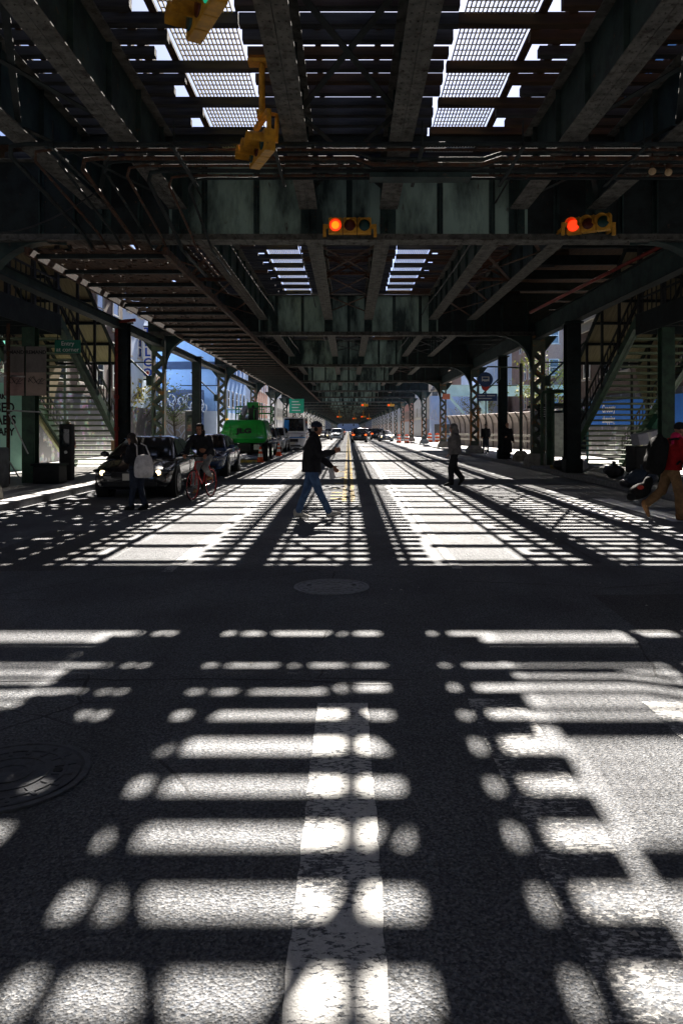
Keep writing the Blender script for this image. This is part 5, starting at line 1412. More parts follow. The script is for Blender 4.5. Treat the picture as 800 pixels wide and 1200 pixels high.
# ------------------------------------------------------------------ green boom lift
M['p_green'] = carpaint('glossy_green_paint', (.012, .25, .035), .3)
def boom_lift(x, y):
    t = thing('boom_lift', (x, y, 0), 'bright green boom lift parked at the left kerb with cones beside it', 'boom lift')
    # rounded counterweight turntable
    m_ = MB(); rings = []
    for z, w, d in ((.98, .98, 1.28), (1.02, 1.06, 1.36), (1.22, 1.22, 1.5), (1.45, 1.22, 1.5), (2.02, 1.08, 1.42), (2.2, .98, 1.3), (2.23, .90, 1.2)):
        ring = []
        for i in range(28):
            a = 2*PI*i/28; ex = 16
            cx = math.copysign(abs(math.cos(a))**(2/ex), math.cos(a)); cy = math.copysign(abs(math.sin(a))**(2/ex), math.sin(a))
            ring.append((w*cx, d*cy*(1 if cy > 0 else .9)-.3-.35*(1-cx*cx)*(-1 if False else 0), z))
        rings.append(ring)
    m_.loft(rings); m_.build('counterweight', M['p_green'], t, smooth=True, local=True, sharp=28)
    m_ = MB()
    m_.box(-.95, .95, -1.2, 2.6, .5, .78); m_.tube((0, .2, .78), (0, .2, .985), .55, n=20); m_.box(-.35, .35, -1.45, -1.2, .55, .95)
    m_.box(-1.0, 1.0, -.35, -.15, .38, .55); m_.box(-1.0, 1.0, 1.75, 1.95, .38, .55)
    m_.build('chassis', M['black'], t, local=True, bevel=.02)
    for yy in (-.45, 1.85):
        for s_ in (-1, 1):
            m_ = MB(); prof = [(.80, .36), (.82, .46), (1.1, .46), (1.14, .40), (1.14, .26)]
            m_.loft([[(s_*xx, yy+rr*math.cos(2*PI*i/24), .46+rr*math.sin(2*PI*i/24)) for i in range(24)] for xx, rr in prof]); wh = m_.build('wheel', M['rubber'], t, smooth=True, sharp=50, local=True)
            m_ = MB(); m_.tube((s_*1.10, yy, .46), (s_*1.15, yy, .46), .25, n=16); m_.build('rim', M['p_green'], wh, local=True)
    m_ = MB(); m_.bar((-.2, -.9, 2.1), (-.2, 3.6, 2.35), .4, .45); m_.bar((-.2, -1.0, 2.35), (-.15, .2, 2.9), .26, .3); m_.build('boom', M['alu'], t, local=True, bevel=.02)
    m_ = MB(); m_.box(.12, .55, -.8, .3, 2.2, 2.9); m_.tube((.3, -.7, 2.5), (.3, -.2, 3.0), .06); m_.build('engine_cover', M['black'], t, local=True, bevel=.03)
    m_ = MB()
    for z in (2.65, 3.05):
        for xx in (-1.0, 1.0):
            m_.path([(xx, 2.4, z), (xx, 3.3, z)], .03)
        m_.path([(-1.0, 2.4, z), (1.0, 2.4, z)], .03); m_.path([(-1, 3.3, z), (1, 3.3, z)], .03)
    for xx in (-1.0, -.35, .35, 1.0):
        for yy in (2.4, 3.3): m_.path([(xx, yy, 2.1), (xx, yy, 3.05 if abs(xx) > .5 else 3.3)], .03)
    m_.box(-1.05, 1.05, 2.35, 3.35, 2.05, 2.1); m_.box(-.35, .3, 2.3, 2.38, 2.9, 3.3)
    m_.build('work_platform', M['p_green'], t, local=True)
    m_ = MB(); m_.path([(-.95, -1.1, 2.15), (-.95, -1.1, 2.75), (-.25, -1.1, 2.8), (-.25, -1.1, 2.2)], .03); m_.path([(.45, -1.0, 2.15), (.45, -1.0, 2.8), (1.0, -1.0, 2.8), (1.0, -1.0, 2.15)], .03); m_.build('guard_hoop', M['p_green'], t, local=True)
    text('logo', 'JLG', .34, (.02, -1.668, 1.62), FACE, M['black'], t, bold=.02, sx=1.5, local=True)
    m_ = MB(); m_.tube((-.95, -1.05, 2.15), (-.95, -1.05, 2.3), .06, n=10); m_.build('beacon', M['amber'], t, local=True)
    m_ = MB(); m_.box(-1.0, 1.0, -1.672, -1.655, 1.30, 1.315); m_.box(-.70, -.69, -1.672, -1.655, 1.31, 1.95); m_.box(.69, .70, -1.672, -1.655, 1.31, 1.95); m_.build('panel_seam', M['black'], t, local=True)
    m_ = MB(); m_.loft([[(x, y, z) for x, z in ((-1.15, 1.1), (-.55, 1.05), (-.6, 1.22), (-1.0, 1.28))] for y in (-1.668, -1.64)]); m_.build('warning_decal', M['cream'], t, local=True)
    for s_ in (-1, 1):
        m_ = MB(); m_.box(s_*.95-.07, s_*.95+.07, -1.63, -1.58, 1.42, 1.56); m_.build('reflector', M['cone'], t, local=True)
        m_ = MB(); m_.box(s_*.62-.14, s_*.62+.14, -1.3, -1.21, .62, .9); m_.build('step_plate', M['alu'], t, local=True)
    return t
lift = boom_lift(-5.15, 38.6); lift.scale = (.95, .95, .93)
# ------------------------------------------------------------------ people
M['skin'] = pm('skin', (.36, .19, .13), (.31, .16, .105), 12, bump=.03, rough=.55)
M['skin_d'] = pm('skin_tanned', (.30, .14, .085), (.25, .115, .07), 12, bump=.03, rough=.55)
M['eye'] = pm('eye_dark', (.03, .02, .018), rough=.2, bump=0)
M['lip'] = pm('lip', (.25, .09, .075), rough=.5, bump=0)
M['hair'] = pm('dark_hair', (.02, .015, .012), (.035, .025, .02), 30, bump=.4, rough=.6, stretch=(1, 1, .2))
M['hair_grey'] = pm('grey_hair', (.28, .27, .26), (.2, .19, .18), 30, bump=.4, rough=.7)
def cloth(name, c, c2=None): return pm(name, c, c2 or tuple(v*.65 for v in c), 9, bump=.25, rough=.9, bd=.01, spec=.08)
M['c_black'] = cloth('black_cloth', (.018, .018, .021)); M['c_navy'] = cloth('navy_cloth', (.018, .024, .042)); M['c_jeans'] = cloth('blue_denim', (.07, .12, .22), (.04, .07, .14))
M['c_djeans'] = cloth('dark_denim', (.028, .035, .055)); M['c_grey'] = cloth('grey_hoodie_cloth', (.12, .112, .115)); M['c_lgrey'] = cloth('grey_trouser_cloth', (.20, .20, .20))
M['c_tan'] = cloth('tan_trouser_cloth', (.22, .13, .065)); M['c_red'] = cloth('red_jacket_cloth', (.26, .012, .014)); M['c_pink'] = cloth('hot_pink_cloth', (.60, .03, .11))
M['c_brown'] = cloth('brown_red_cloth', (.10, .045, .045)); M['c_white'] = cloth('off_white_canvas', (.56, .53, .52)); M['s_white'] = cloth('pale_shoe', (.5, .48, .44)); M['s_black'] = cloth('black_shoe', (.015, .015, .015)); M['s_tan'] = cloth('tan_boot', (.25, .13, .06))
M['lime'] = pm('lime_reflective', (.45, .75, .04), (.4, .68, .04), 4, bump=0)
def cap(m_, p, q, r0, r1):
    p, q = Vector(p), Vector(q)
    m_.ball(p, r0, 12, 8); m_.ball(q, r1, 12, 8)
    if (q-p).length > 1e-4: m_.tube(p, q, r0*.985, r1*.985, 12)
def fuse(m_, name, mat, parent, vox, smooth=4, wrinkle=0, cut=None):
    o = m_.build(name, mat, parent, local=True)
    a = o.modifiers.new('r', 'REMESH'); a.mode = 'VOXEL'; a.voxel_size = vox
    b = o.modifiers.new('s', 'SMOOTH'); b.factor = .5; b.iterations = smooth
    baked(o)
    if wrinkle:
        for v in o.data.vertices:
            c = v.co; n = mnoise.noise(Vector((c.x*9, c.y*9, c.z*5)))+.5*mnoise.noise(c*21)
            v.co = c + v.normal*(n*wrinkle)
    o.data.polygons.foreach_set('use_smooth', [True]*len(o.data.polygons))
    if not o.data.materials: o.data.materials.append(mat)
    return o
def rebase(o):
    vs = [v.co for v in o.data.vertices]
    c = Vector((sum(v.x for v in vs)/len(vs), sum(v.y for v in vs)/len(vs), min(v.z for v in vs)))
    o.data.transform(Matrix.Translation(-c)); o.location = c
def hand(m_, w, e, d_f, nrm, curl=.5, side=1):
    """palm and five fingers from wrist w; d_f = pointing direction, nrm = palm normal"""
    w = Vector(w); f = Vector(d_f).normalized(); n = Vector(nrm); n = (n-f*n.dot(f)).normalized(); s_ = f.cross(n)*side
    pc = w+f*.05
    m_.ball(pc, 1, 12, 8, Matrix((s_*.040, f*.052, n*.017)).transposed().to_4x4()) if False else None
    for u in (-.026, -.009, .009, .026): cap(m_, w+f*.012+s_*u*.6, w+f*.088+s_*u, .017, .0125)
    for u, ln in ((-.029, .060), (-.0098, .076), (.0098, .082), (.029, .072)):
        a = w+f*.088+s_*u; b = a+(f*math.cos(curl)+n*math.sin(curl))*ln*.5+s_*u*.12; c = b+(f*math.cos(curl*2.2)+n*math.sin(curl*2.2))*ln*.55
        cap(m_, a, b, .0115, .0105); cap(m_, b, c, .0105, .0085)
    a = w+f*.03+s_*.024; b = a+(f*.6+s_*.65+n*.35).normalized()*.042; c = b+(f*.85+s_*.2+n*.4).normalized()*.034
    cap(m_, a, b, .0145, .012); cap(m_, b, c, .012, .0095)
def person(label, loc, rz, J, fit, vox=.0105, sc=1.0, group=None):
    """J: joints in a frame facing +X, left = +Y, z up (metres)"""
    V = {k: Vector(v) for k, v in J.items()}
    skin = fit.get('skin', M['skin'])
    hd = V['head']; yaw = J.get('yaw', 0) if isinstance(J.get('yaw', 0), (int, float)) else 0
    fy, fp = fit.get('yaw', 0), fit.get('pitch', 0)
    HR = Matrix.Rotation(fy, 4, 'Z') @ Matrix.Rotation(fp, 4, 'Y')
    H = Matrix.Translation(hd) @ HR
    b = MB()
    ell = lambda c, r: b.ball((0, 0, 0), 1, 16, 12, H @ Matrix.Translation(c) @ Matrix.Diagonal((*r, 1)))
    ell((-.008, 0, .03), (.098, .076, .098)); ell((.022, 0, -.045), (.066, .058, .078)); ell((.05, 0, -.088), (.032, .034, .026))
    b.add([H @ Vector(v) for v in ((.085, 0, .032), (.118, 0, -.022), (.082, -.017, -.024), (.082, .017, -.024), (.05, 0, .03), (.05, 0, -.03))], [(0, 2, 1), (0, 1, 3), (1, 2, 3), (0, 3, 4), (0, 4, 2), (2, 5, 3), (2, 4, 5), (3, 5, 4)])
    ell((.104, 0, -.016), (.014, .013, .012)); ell((.078, .03, .035), (.018, .028, .009)); ell((.078, -.03, .035), (.018, .028, .009))
    ell((.085, 0, -.058), (.014, .026, .011))
    for s_ in (-1, 1): ell((-.008, s_*.078, -.005), (.026, .013, .034))
    cap(b, V['neck'], hd+HR.to_3x3() @ Vector((-.02, 0, -.07)), .058, .054); cap(b, V['chest'], V['neck'], .075, .058)
    cap(b, V['pelvis'], V['chest'], .12, .125)
    hands = fit.get('hands', {})
    for s_ in 'lr':
        sh, el, wr = V['sh_'+s_], V['el_'+s_], V['wr_'+s_]
        cap(b, V['chest']+(sh-V['chest'])*.5, sh, .075, .055); cap(b, sh, el, .047, .038); cap(b, el, wr, .038, .026)
        d, n, cu = hands.get(s_, ((wr-el), (1 if s_ == 'l' else 1, 0, 0), .5))
        hand(b, wr, el, d, n, cu, 1 if s_ == 'r' else -1)
        hp, kn, an, to = V['hp_'+s_], V['kn_'+s_], V['an_'+s_], V['to_'+s_]
        cap(b, V['pelvis'], hp, .10, .085); cap(b, hp, kn, .08, .052); cap(b, kn, an, .05, .036); cap(b, an, to, .038, .03)
    p = fuse(b, 'person', skin, None, vox, 3)
    tag(p, label, 'person', group)
    p.location = loc; p.rotation_euler = (0, 0, rz); p.scale = (sc, sc, sc)
    K = dict(parent=p)
    # face details
    for s_ in (-1, 1):
        m_ = MB(); m_.ball(H @ Vector((.083, s_*.031, .012)), (.010, .012, .007), 8, 6); m_.build('eye', M['eye'], p, local=True, smooth=True)
    m_ = MB(); m_.ball((0, 0, 0), 1, 10, 6, H @ Matrix.Translation((.095, 0, -.058)) @ Matrix.Diagonal((.006, .022, .006, 1))); m_.build('mouth', M['lip'], p, local=True, smooth=True)
    # trousers
    if fit.get('trousers'):
        m_ = MB(); cap(m_, V['pelvis']+Vector((0, 0, .06)), V['pelvis'], .135, .14)
        for s_ in 'lr':
            hp, kn, an = V['hp_'+s_], V['kn_'+s_], V['an_'+s_]; w_ = fit.get('baggy', 1.0)
            cap(m_, V['pelvis']-Vector((0, 0, .02)), hp, .13, .105); cap(m_, hp, kn, .102, .074*w_); cap(m_, kn, an+(kn-an)*.10, .073*w_, .062*w_)
        fuse(m_, 'trousers', fit['trousers'], p, .014, 4, .007)
    # shoes
    for s_ in 'lr':
        an, to = V['an_'+s_], V['to_'+s_]; d = (to-an); up = Vector((0, 0, 1)); fwd = d.normalized()
        m_ = MB(); sole = -.045
        cap(m_, an-fwd*.03+Vector((0, 0, -.01)), an-fwd*.035+up*.02, .05, .047); cap(m_, an-fwd*.03-up*.03, to, .046, .038); cap(m_, to, to+fwd*.045, .038, .03); cap(m_, an, an+(to-an)*.7, .05, .04)
        fuse(m_, 'shoe', fit.get('shoes', M['s_black']), p, .011, 3)
    # jacket
    if fit.get('jacket'):
        m_ = MB(); fat = fit.get('fat', 1.0); hem = fit.get('hem', -.06)
        pts = [V['pelvis']+Vector((0, 0, hem)), V['pelvis']+Vector((0, 0, .08)), V['pelvis'].lerp(V['chest'], .55), V['chest']+Vector((0, 0, .02)), V['neck']-Vector((0, 0, .05)), V['neck']+Vector((0, 0, .02))]
        rx = [.165, .16, .16, .155, .115, .082]; ry = [.205, .20, .205, .225, .175, .088]
        shax = (V['sh_l']-V['sh_r']).normalized(); fx = Vector((shax.y, -shax.x, 0)).normalized()
        rings = [[c + fx*(rx[i]*fat*math.cos(2*PI*k/20)) + Vector((-fx.y, fx.x, 0))*(ry[i]*fat*math.sin(2*PI*k/20)) for k in range(20)] for i, c in enumerate(pts)]
        m_.loft(rings)
        for s_ in 'lr':
            sh, el, wr = V['sh_'+s_], V['el_'+s_], V['wr_'+s_]; sl = fit.get('sleeve', .95)
            cap(m_, V['chest'].lerp(sh, .6)+Vector((0, 0, .02)), sh, .085, .078*fat); cap(m_, sh, el, .077*fat, .064*fat); cap(m_, el, el.lerp(wr, sl), .064*fat, .052*fat)
        if fit.get('collar', True): cap(m_, V['neck']-Vector((0, 0, .03)), V['neck']+Vector((0, 0, .05)), .085, .076)
        if fit.get('skirt'):
            a = V['pelvis']; m_.loft([[a+Vector((r_*.8*math.cos(2*PI*k/20), r_*math.sin(2*PI*k/20), z)) for k in range(20)] for z, r_ in ((-.62, .27), (-.3, .235), (.05, .20))])
        fuse(m_, 'jacket', fit['jacket'], p, .014, 4, .009)
    # headgear, hair
    hg = fit.get('hair', 'short')
    m_ = MB(); e2 = lambda c, r: m_.ball((0, 0, 0), 1, 16, 12, H @ Matrix.Translation(c) @ Matrix.Diagonal((*r, 1)))
    if hg == 'cap':
        e2((-.012, 0, .062), (.108, .088, .078)); fuse(m_, 'cap', fit['hatmat'], p, .01, 3)
        m_ = MB(); m_.loft([[H @ Vector((.06+.115*math.cos(a)*q, .078*math.sin(a), .05-.012*math.cos(a)+dz)) for a in [R(d_) for d_ in range(-90, 91, 15)] for q in (1,)] for dz in (0, .012)]); m_.build('cap_peak', fit['hatmat'], p, local=True)
        m_ = MB(); e2((-.055, 0, -.012), (.055, .072, .055)); fuse(m_, 'hair', M['hair_grey'], p, .01, 2)
    elif hg == 'hood':
        e2((-.02, 0, .035), (.118, .098, .115)); e2((-.045, 0, -.06), (.095, .095, .10)); cap(m_, V['neck']+Vector((-.02, 0, -.02)), V['neck']+Vector((-.02, 0, .07)), .10, .095)
        o = fuse(m_, 'hood', fit['jacket'], p, .011, 3)
        # open the hood in front of the face
        bm = bmesh.new(); bm.from_mesh(o.data); Hi = H.inverted()
        kill = [v for v in bm.verts if (lambda q: q.x > .045 and abs(q.y) < .066 and -.11 < q.z < .085)(Hi @ v.co)]
        bmesh.ops.delete(bm, geom=kill, context='VERTS'); bm.to_mesh(o.data); bm.free()
        sm = o.modifiers.new('th', 'SOLIDIFY'); sm.thickness = .008; sm.offset = -1
    elif hg == 'beanie':
        e2((-.012, 0, .058), (.11, .092, .09)); fuse(m_, 'beanie', fit['hatmat'], p, .01, 3)
    elif hg == 'long':
        e2((-.022, 0, .045), (.105, .088, .10)); e2((-.06, 0, -.05), (.06, .08, .13)); fuse(m_, 'hair', M['hair'], p, .01, 3, .004)
    elif hg == 'bald':
        pass
    else:
        e2((-.022, 0, .05), (.102, .084, .088)); e2((-.05, 0, -.0), (.062, .077, .07)); fuse(m_, 'hair', fit.get('hairmat', M['hair']), p, .01, 3, .003)
    return p
def J0(**kw):
    j = dict(pelvis=(0, 0, .96), chest=(.01, 0, 1.30), neck=(.0, 0, 1.475), head=(.03, 0, 1.635), sh_l=(0, .185, 1.415), sh_r=(0, -.185, 1.415), el_l=(-.04, .235, 1.13), el_r=(-.04, -.235, 1.13),
             wr_l=(.03, .25, .89), wr_r=(.03, -.25, .89), hp_l=(0, .095, .92), hp_r=(0, -.095, .92), kn_l=(.03, .10, .50), kn_r=(.03, -.10, .50), an_l=(0, .105, .085), an_r=(0, -.105, .085), to_l=(.14, .12, .045), to_r=(.14, -.12, .045))
    j.update(kw); return j
# 1 the man in the cap striding to the right
p1 = person('man in navy cap, black jacket and blue jeans striding right across the street', (-.66, 13.4, 0), 0,
    J0(pelvis=(0, 0, .94), chest=(.03, 0, 1.28), neck=(.045, 0, 1.455), head=(.10, 0, 1.61), sh_l=(.05, .17, 1.40), sh_r=(.02, -.18, 1.40),
       el_r=(.16, -.25, 1.16), wr_r=(.40, -.20, 1.20), el_l=(.10, .24, 1.12), wr_l=(.36, .22, .92),
       hp_l=(.0, .09, .90), hp_r=(0, -.09, .90), kn_r=(.14, -.09, .50), an_r=(.34, -.09, .10), to_r=(.47, -.09, .105), kn_l=(-.09, .09, .50), an_l=(-.25, .09, .095), to_l=(-.11, .09, .045)),
    dict(jacket=M['c_black'], trousers=M['c_jeans'], shoes=M['s_white'], hair='cap', hatmat=M['c_navy'], skin=M['skin_d'], fat=1.06, hem=-.10, hands={'r': ((1, .1, .45), (0, 1, 0), .55), 'l': ((.8, 0, -.6), (0, -1, 0), .5)}, pitch=R(6)), .0095)
m_ = MB(); m_.add([(.30, .18, .86), (.34, .20, .60), (.20, .22, .60), (.22, .2, .86)], [(0, 1, 2, 3)])
m_ = MB(); m_.cbox((-.66+.36, 13.4+.20, .80), (.10, .02, .20), Matrix.Rotation(R(-14), 4, 'Y')); tag(m_.build('folded_paper', M['c_white'], origin=(-.36, 13.56, .6), bevel=.005), 'pale folded papers held by the man in the cap', 'paper')
m_ = MB(); m_.path([(.0, -.085, 1.60), (.03, -.10, 1.64), (.08, 0, 1.72)], .008); m_ = MB(); m_.ball((.088, -.088, 1.60), (.035, .018, .04), 12, 8); m_.build('earphone', M['s_black'], p1, local=True, smooth=True)
# 2 hooded man on the right
p2 = person('man in dark grey hoodie and black trousers walking left in the right lane', (3.0, 21.2, 0), PI-.15,
    J0(chest=(.02, 0, 1.29), head=(.05, 0, 1.62), el_l=(-.02, .24, 1.14), wr_l=(.14, .25, .92), el_r=(-.10, -.24, 1.14), wr_r=(.0, -.27, .92), kn_l=(.10, .09, .50), an_l=(.10, .09, .09), to_l=(.24, .09, .045), kn_r=(.02, -.09, .50), an_r=(-.22, -.09, .20), to_r=(-.14, -.09, .07)),
    dict(jacket=M['c_grey'], trousers=M['c_black'], shoes=M['s_black'], hair='hood', fat=1.17, baggy=1.3, yaw=R(-8)))
# 3, 4 the two men standing on the right pavement
person('man in a black jacket and dark jeans standing by the orange column', (8.25, 45.2, .15), R(-100), J0(wr_l=(.12, .2, 1.0), wr_r=(.12, -.2, 1.0), kn_l=(.02, .12, .5), an_l=(0, .14, .085), an_r=(0, -.14, .085), to_l=(.14, .17, .045), to_r=(.14, -.17, .045)),
    dict(jacket=M['c_black'], trousers=M['c_djeans'], shoes=M['s_black'], hair='short', fat=1.12), .014)
person('man in a long black coat standing against the plain right post', (7.62, 36.1, .15), R(-80), J0(el_l=(-.02, .26, 1.14), wr_l=(.06, .28, .90), wr_r=(.1, -.16, 1.1)),
    dict(jacket=M['c_black'], trousers=M['c_black'], shoes=M['s_black'], hair='bald', skirt=True, fat=1.12), .013)
# 5 woman with tote bag
p5 = person('woman in black with a white shoulder bag, bent over her phone before the black sedan', (-4.12, 14.7, 0), PI-.5,
    J0(pelvis=(0, 0, .92), chest=(.06, 0, 1.22), neck=(.10, 0, 1.38), head=(.17, 0, 1.50), sh_l=(.07, .16, 1.32), sh_r=(.07, -.16, 1.32), el_l=(.08, .22, 1.06), wr_l=(.27, .10, 1.12), el_r=(.08, -.22, 1.06), wr_r=(.27, -.10, 1.12),
       kn_l=(.05, .08, .48), kn_r=(.0, -.08, .48), an_l=(.10, .08, .085), an_r=(-.14, -.08, .095), to_l=(.23, .08, .045), to_r=(-.01, -.08, .045)),
    dict(jacket=M['c_black'], trousers=M['c_djeans'], shoes=M['s_black'], hair='long', fat=.95, pitch=R(22)), sc=.93)
# her bag hangs behind on the camera side
bagm = MB(); c0 = Vector((-3.93, 14.45, .66)); rings = []
for z, a, b_ in ((0, .15, .07), (.03, .19, .10), (.2, .20, .105), (.36, .17, .08), (.46, .13, .03)):
    rings.append([c0+Vector((a*math.cos(2*PI*k/16), b_*math.sin(2*PI*k/16), z)) for k in range(16)])
bagm.loft(rings); t = bagm.build('shoulder_bag', M['c_white'], smooth=True, origin=c0, subsurf=1); tag(t, 'white canvas shoulder bag hanging from the woman in black', 'bag')
m_ = MB(); m_.path([c0+Vector((-.12, -.02, .43)), c0+Vector((-.14, .02, .62)), c0+Vector((-.20, .10, .66))], .012); m_.path([c0+Vector((.12, -.02, .43)), c0+Vector((.04, .0, .62)), c0+Vector((-.08, .12, .66))], .012); m_.build('strap', M['c_white'], t)
m_ = MB(); m_.cbox((-4.42, 14.75, 1.06), (.075, .012, .15), Matrix.Rotation(R(25), 4, 'Y')); tag(m_.build('mobile_phone', M['s_black'], origin=(-4.42, 14.75, 1.0), bevel=.004), 'dark phone held by the woman in black', 'phone')
# 6 cyclist
def bicycle(x, y, rz):
    t = thing('bicycle', (x, y, 0), 'red road bicycle ridden towards the viewer in the left lane', 'bicycle'); t.rotation_euler = (0, 0, rz)
    r = .34
    for yy in (-.52, .50):
        m_ = MB(); m_.path([(0, yy+r*math.cos(2*PI*i/36), r+r*math.sin(2*PI*i/36)) for i in range(37)], .016, 8); w_ = m_.build('wheel', M['rubber'], t, local=True, smooth=True)
        m_ = MB(); m_.path([(0, yy+(r-.03)*math.cos(2*PI*i/36), r+(r-.03)*math.sin(2*PI*i/36)) for i in range(37)], .012, 6); m_.build('rim', M['redfr'], w_, local=True, smooth=True)
        m_ = MB()
        for i in range(16): a = 2*PI*i/16; m_.tube((.02*(-1)**i, yy, r), (0, yy+(r-.03)*math.cos(a), r+(r-.03)*math.sin(a)), .0018, n=4)
        m_.tube((-.045, yy, r), (.045, yy, r), .02); m_.build('spokes', M['alu'], w_, local=True)
    m_ = MB()
    hd0, hd1, bb, st, rr = (0, -.40, .72), (0, -.37, .86), (0, .06, .28), (0, .20, .84), (0, .50, r)
    m_.tube(hd0, bb, .02); m_.tube(hd1, st, .017); m_.tube(st, bb, .017); m_.tube(hd0, hd1, .022)
    for s_ in (-.05, .05): m_.path([bb, (s_, .2, .3), (s_, .50, r)], .010); m_.path([st, (s_, .28, .76), (s_, .50, r)], .009)
    m_.build('frame', M['redfr'], t, local=True, smooth=True, sharp=40)
    m_ = MB()
    for s_ in (-.05, .05): m_.path([(0, -.40, .72), (s_, -.415, .66), (s_, -.52, r)], .012)
    m_.build('fork', M['redfr'], t, local=True, smooth=True)
    m_ = MB(); m_.path([(0, -.37, .86), (0, -.38, .96), (0, -.42, .98)], .014); m_.path([(-.26, -.36, .99), (-.15, -.42, .985), (.15, -.42, .985), (.26, -.36, .99)], .013); m_.build('handlebar', M['s_black'], t, local=True, smooth=True)
    m_ = MB(); m_.tube(st, (0, .24, .93), .013); m_.loft([[(0.07*q*math.cos(a)*(1 if math.sin(a) > 0 else .5), .24+.14*math.sin(a), .94+z) for a in [2*PI*i/14 for i in range(14)]] for z, q in ((-.02, .8), (.0, 1), (.02, .9))]); m_.build('saddle', M['s_black'], t, local=True, smooth=True)
    m_ = MB(); m_.tube((-.03, .06, .28), (.03, .06, .28), .09, n=16); m_.tube((-.09, .06, .28), (-.09, -.02, .14), .012); m_.tube((.09, .06, .28), (.09, .14, .42), .012); m_.cbox((-.14, -.02, .13), (.1, .08, .02)); m_.cbox((.14, .14, .42), (.1, .08, .02)); m_.build('crank', M['s_black'], t, local=True)
M['redfr'] = pm('red_bicycle_paint', (.42, .015, .015), (.36, .013, .013), 5, bump=0, rough=.3, coat=.6)
bx_, by_ = -3.38, 17.4
bicycle(bx_, by_, R(-13))
person('hooded cyclist in black jacket and grey trousers on the red bicycle', (bx_, by_, 0), R(-90-13),
    J0(pelvis=(-.20, 0, 1.03), chest=(.02, 0, 1.30), neck=(.08, 0, 1.46), head=(.15, 0, 1.59), sh_l=(.06, .19, 1.40), sh_r=(.06, -.19, 1.40), el_l=(.16, .29, 1.17), el_r=(.16, -.29, 1.17), wr_l=(.33, .24, 1.03), wr_r=(.33, -.24, 1.03),
       hp_l=(-.17, .10, .99), hp_r=(-.17, -.10, .99), kn_l=(.17, .14, .72), kn_r=(.13, -.13, .56), an_l=(-.16, .14, .50), an_r=(-.01, -.14, .20), to_l=(-.02, .14, .46), to_r=(.13, -.14, .16)),
    dict(jacket=M['c_black'], trousers=M['c_lgrey'], shoes=M['s_tan'], hair='hood', fat=1.08, skin=M['skin_d'], hands={'l': ((.8, .1, -.3), (0, 0, -1), .9), 'r': ((.8, -.1, -.3), (0, 0, -1), .9)}, yaw=R(6), pitch=R(8)))
# 7 walker with red jacket and backpack at the right edge
p7 = person('walker in red jacket, tan trousers and black beanie with pink scarf at the right edge', (5.62, 13.1, 0), 0,
    J0(pelvis=(.0, 0, .93), chest=(.06, 0, 1.26), neck=(.10, 0, 1.43), head=(.16, 0, 1.58), sh_l=(.08, .18, 1.38), sh_r=(.07, -.18, 1.38), el_r=(.12, -.26, 1.10), wr_r=(.28, -.24, .90), el_l=(.2, .24, 1.12), wr_l=(.36, .2, 1.0),
       kn_r=(.10, -.09, .50), an_r=(.12, -.09, .085), to_r=(.26, -.09, .045), kn_l=(-.12, .09, .52), an_l=(-.42, .09, .27), to_l=(-.37, .09, .13)),
    dict(jacket=M['c_red'], trousers=M['c_tan'], shoes=M['s_tan'], hair='beanie', hatmat=M['c_black'], fat=1.1, baggy=1.15, hem=-.04, pitch=R(10)), .0105)
m_ = MB(); cap(m_, (.06, -.06, 1.46), (.10, .06, 1.47), .085, .085); cap(m_, (.02, -.08, 1.44), (.15, -.04, 1.42), .06, .06); cap(m_, (.02, -.1, 1.43), (-.02, -.13, 1.36), .05, .035); fuse(m_, 'scarf', M['c_pink'], p7, .012, 3, .008)
m_ = MB(); m_.loft([[Vector((.0+.172*math.cos(2*PI*k/20), .215*math.sin(2*PI*k/20), z)) for k in range(20)] for z in (.965, 1.0)]); m_.build('belt_band', M['lime'], p7, local=True, smooth=True)
m_ = MB(); c0 = Vector((5.62-.25, 13.1, 1.14))
def pillow(m_, c, r, ex=3.2, tilt=0, n=18):
    rings = []
    for j in range(1, 12):
        ph = PI*j/12; sz = math.copysign(abs(math.cos(ph))**(2/ex), math.cos(ph)); sr = math.sin(ph)**(2/ex)
        rings.append([Vector(c)+Matrix.Rotation(tilt, 3, 'Y') @ Vector((r[0]*sr*math.copysign(abs(math.cos(a))**(2/ex), math.cos(a)), r[1]*sr*math.copysign(abs(math.sin(a))**(2/ex), math.sin(a)), r[2]*sz)) for a in [2*PI*i/n for i in range(n)]])
    m_.loft(rings)
pillow(m_, c0, (.16, .19, .34), tilt=R(10)); pillow(m_, c0+Vector((-.13, 0, -.12)), (.08, .14, .15), tilt=R(10)); m_.ball(c0+Vector((.05, 0, .34)), (.05, .1, .05))
t = fuse(m_, 'backpack', M['s_black'], None, .014, 3, .006); rebase(t)
tag(t, 'large black backpack worn by the walker in red', 'backpack')
m_ = MB(); m_.path([(5.5, 12.9, 1.42), (5.62, 12.86, 1.44), (5.78, 12.9, 1.38), (5.8, 12.92, 1.15), (5.62, 12.86, 1.0)], .018); m_.build('strap', M['s_black'], t)
m_ = MB(); c0 = Vector((5.17, 13.35, .5)); pillow(m_, c0, (.19, .12, .13), 2.6, R(-25)); pillow(m_, c0+Vector((.13, -.02, .12)), (.08, .1, .15), 2.6, R(15)); m_.ball(c0+Vector((-.17, -.05, -.1)), .08)
t = fuse(m_, 'duffel_bag', M['s_black'], None, .014, 3, .006); rebase(t); tag(t, 'black bag with a red patch dangling low behind the walker in red', 'bag')
m_ = MB(); m_.ball(c0+Vector((-.04, -.145, .08)), (.06, .015, .04), 10, 6); m_.build('red_patch', M['red_e'], t)
m_ = MB(); m_.path([c0+Vector((.05, -.02, .2)), c0+Vector((.2, -.1, .45)), Vector((5.45, 13.0, 1.0))], .012); m_.build('strap', M['s_black'], t)
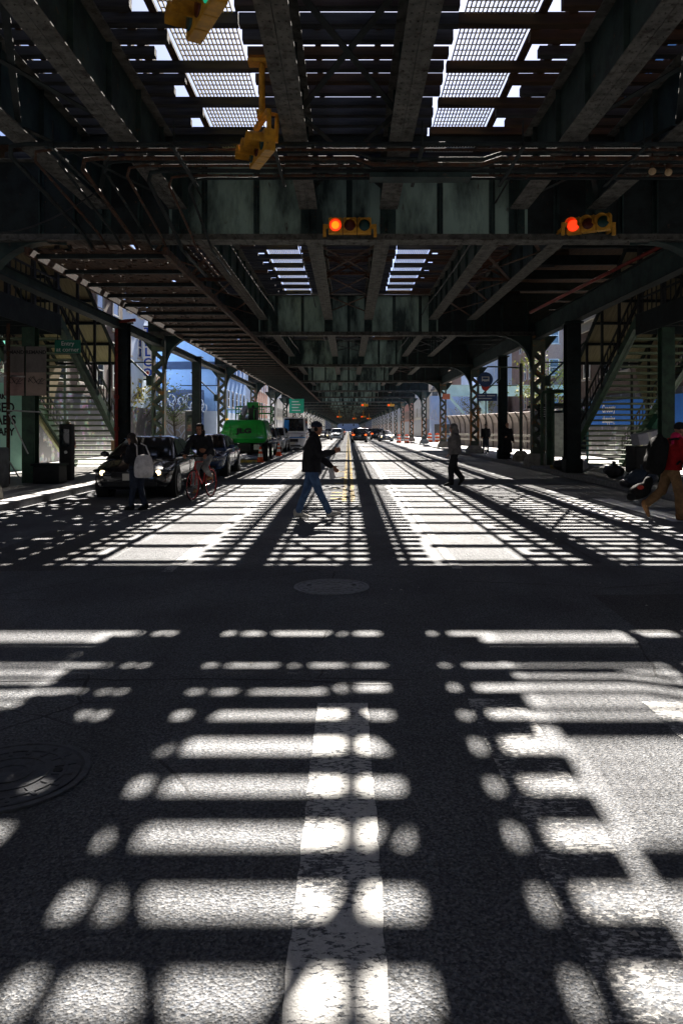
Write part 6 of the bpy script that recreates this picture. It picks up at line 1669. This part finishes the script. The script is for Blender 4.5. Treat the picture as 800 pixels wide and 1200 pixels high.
m_ = MB(); m_.cbox((5.62+.30, 13.1-.3, .86), (.2, .02, .11), Matrix.Rotation(R(15), 4, 'Y')); tag(m_.build('printed_leaflet', M['c_white'], origin=(5.92, 12.8, .8)), 'pale printed leaflet held by the walker in red', 'paper')
# 8 figure behind the left stairs
person('person in a brown-red jacket standing behind the left stairs', (-10.3, 27.6, .15), R(80), J0(an_l=(.05, .12, .085), an_r=(-.1, -.12, .085)), dict(jacket=M['c_brown'], trousers=M['c_black'], shoes=M['s_black'], hair='short', fat=1.1), .014)
# ------------------------------------------------------------------ small litter, cables and lamps
m_ = MB(); rr = random.Random(21)
for i in range(70):
    x = rr.uniform(-3.5, 4.5); y = rr.uniform(1.9, 12) if i < 50 else rr.uniform(12, 30); s_ = rr.uniform(.006, .02)
    a = rr.uniform(0, PI); c, s2 = math.cos(a)*s_, math.sin(a)*s_; k = rr.uniform(.4, 1.4)
    m_.add([(x-c, y-s2, .006), (x+s2*k, y-c*k, .012), (x+c, y+s2, .007), (x-s2*k, y+c*k, .014)], [(0, 1, 2, 3)])
tag(m_.build('litter', M['cornice'], fix=False), 'scattered tiny paper scraps on the road', 'litter', kind='stuff')
for n_, (x, z) in enumerate(((-2.9, 6.25), (2.95, 6.25), (-1.3, 6.6), (5.3, 6.5))):
    m_ = MB(); pts = []
    for k in range(0, 21):
        for j in range(4):
            q = k+j/4; pts.append((x+.02*math.sin(q*2.1+n_), 13+q*S, z+.16*abs(math.sin(PI*q))*-1))
    m_.path(pts, .018, 5)
    tag(m_.build('hanging_cable', M['black'], origin=pts[0]), ('thin cable sagging along the deck just left of the left grating', 'thin cable sagging along the deck just right of the right grating', 'thin cable running beside the left centre girder', 'thin cable under the right track girders')[n_], 'cable')
def bulb_lamp(x, y, z, lab):
    t = thing('bulkhead_lamp', (x, y, z), lab, 'lamp', 'small lamps below the near deck')
    m_ = MB(); m_.tube((x, y, z+.1), (x, y, z+.6), .012); m_.tube((x, y, z+.06), (x, y, z+.13), .05, .035, 12); m_.build('holder', M['rust'], t)
    m_ = MB(); m_.ball((x, y, z), .06, 12, 8); m_.build('globe', pm('lamp_globe', (.5, .35, .2), (.4, .28, .16), 4, bump=0, rough=.2) if 'lamp_globe' not in bpy.data.materials else bpy.data.materials['lamp_globe'], t, smooth=True)
bulb_lamp(4.85, 12.0, 5.72, 'small round lamp at the right, left one of the pair by the conduits'); bulb_lamp(5.15, 12.1, 5.74, 'small round lamp at the far right by the conduits')

bpy.data.scenes.remove(TMP)
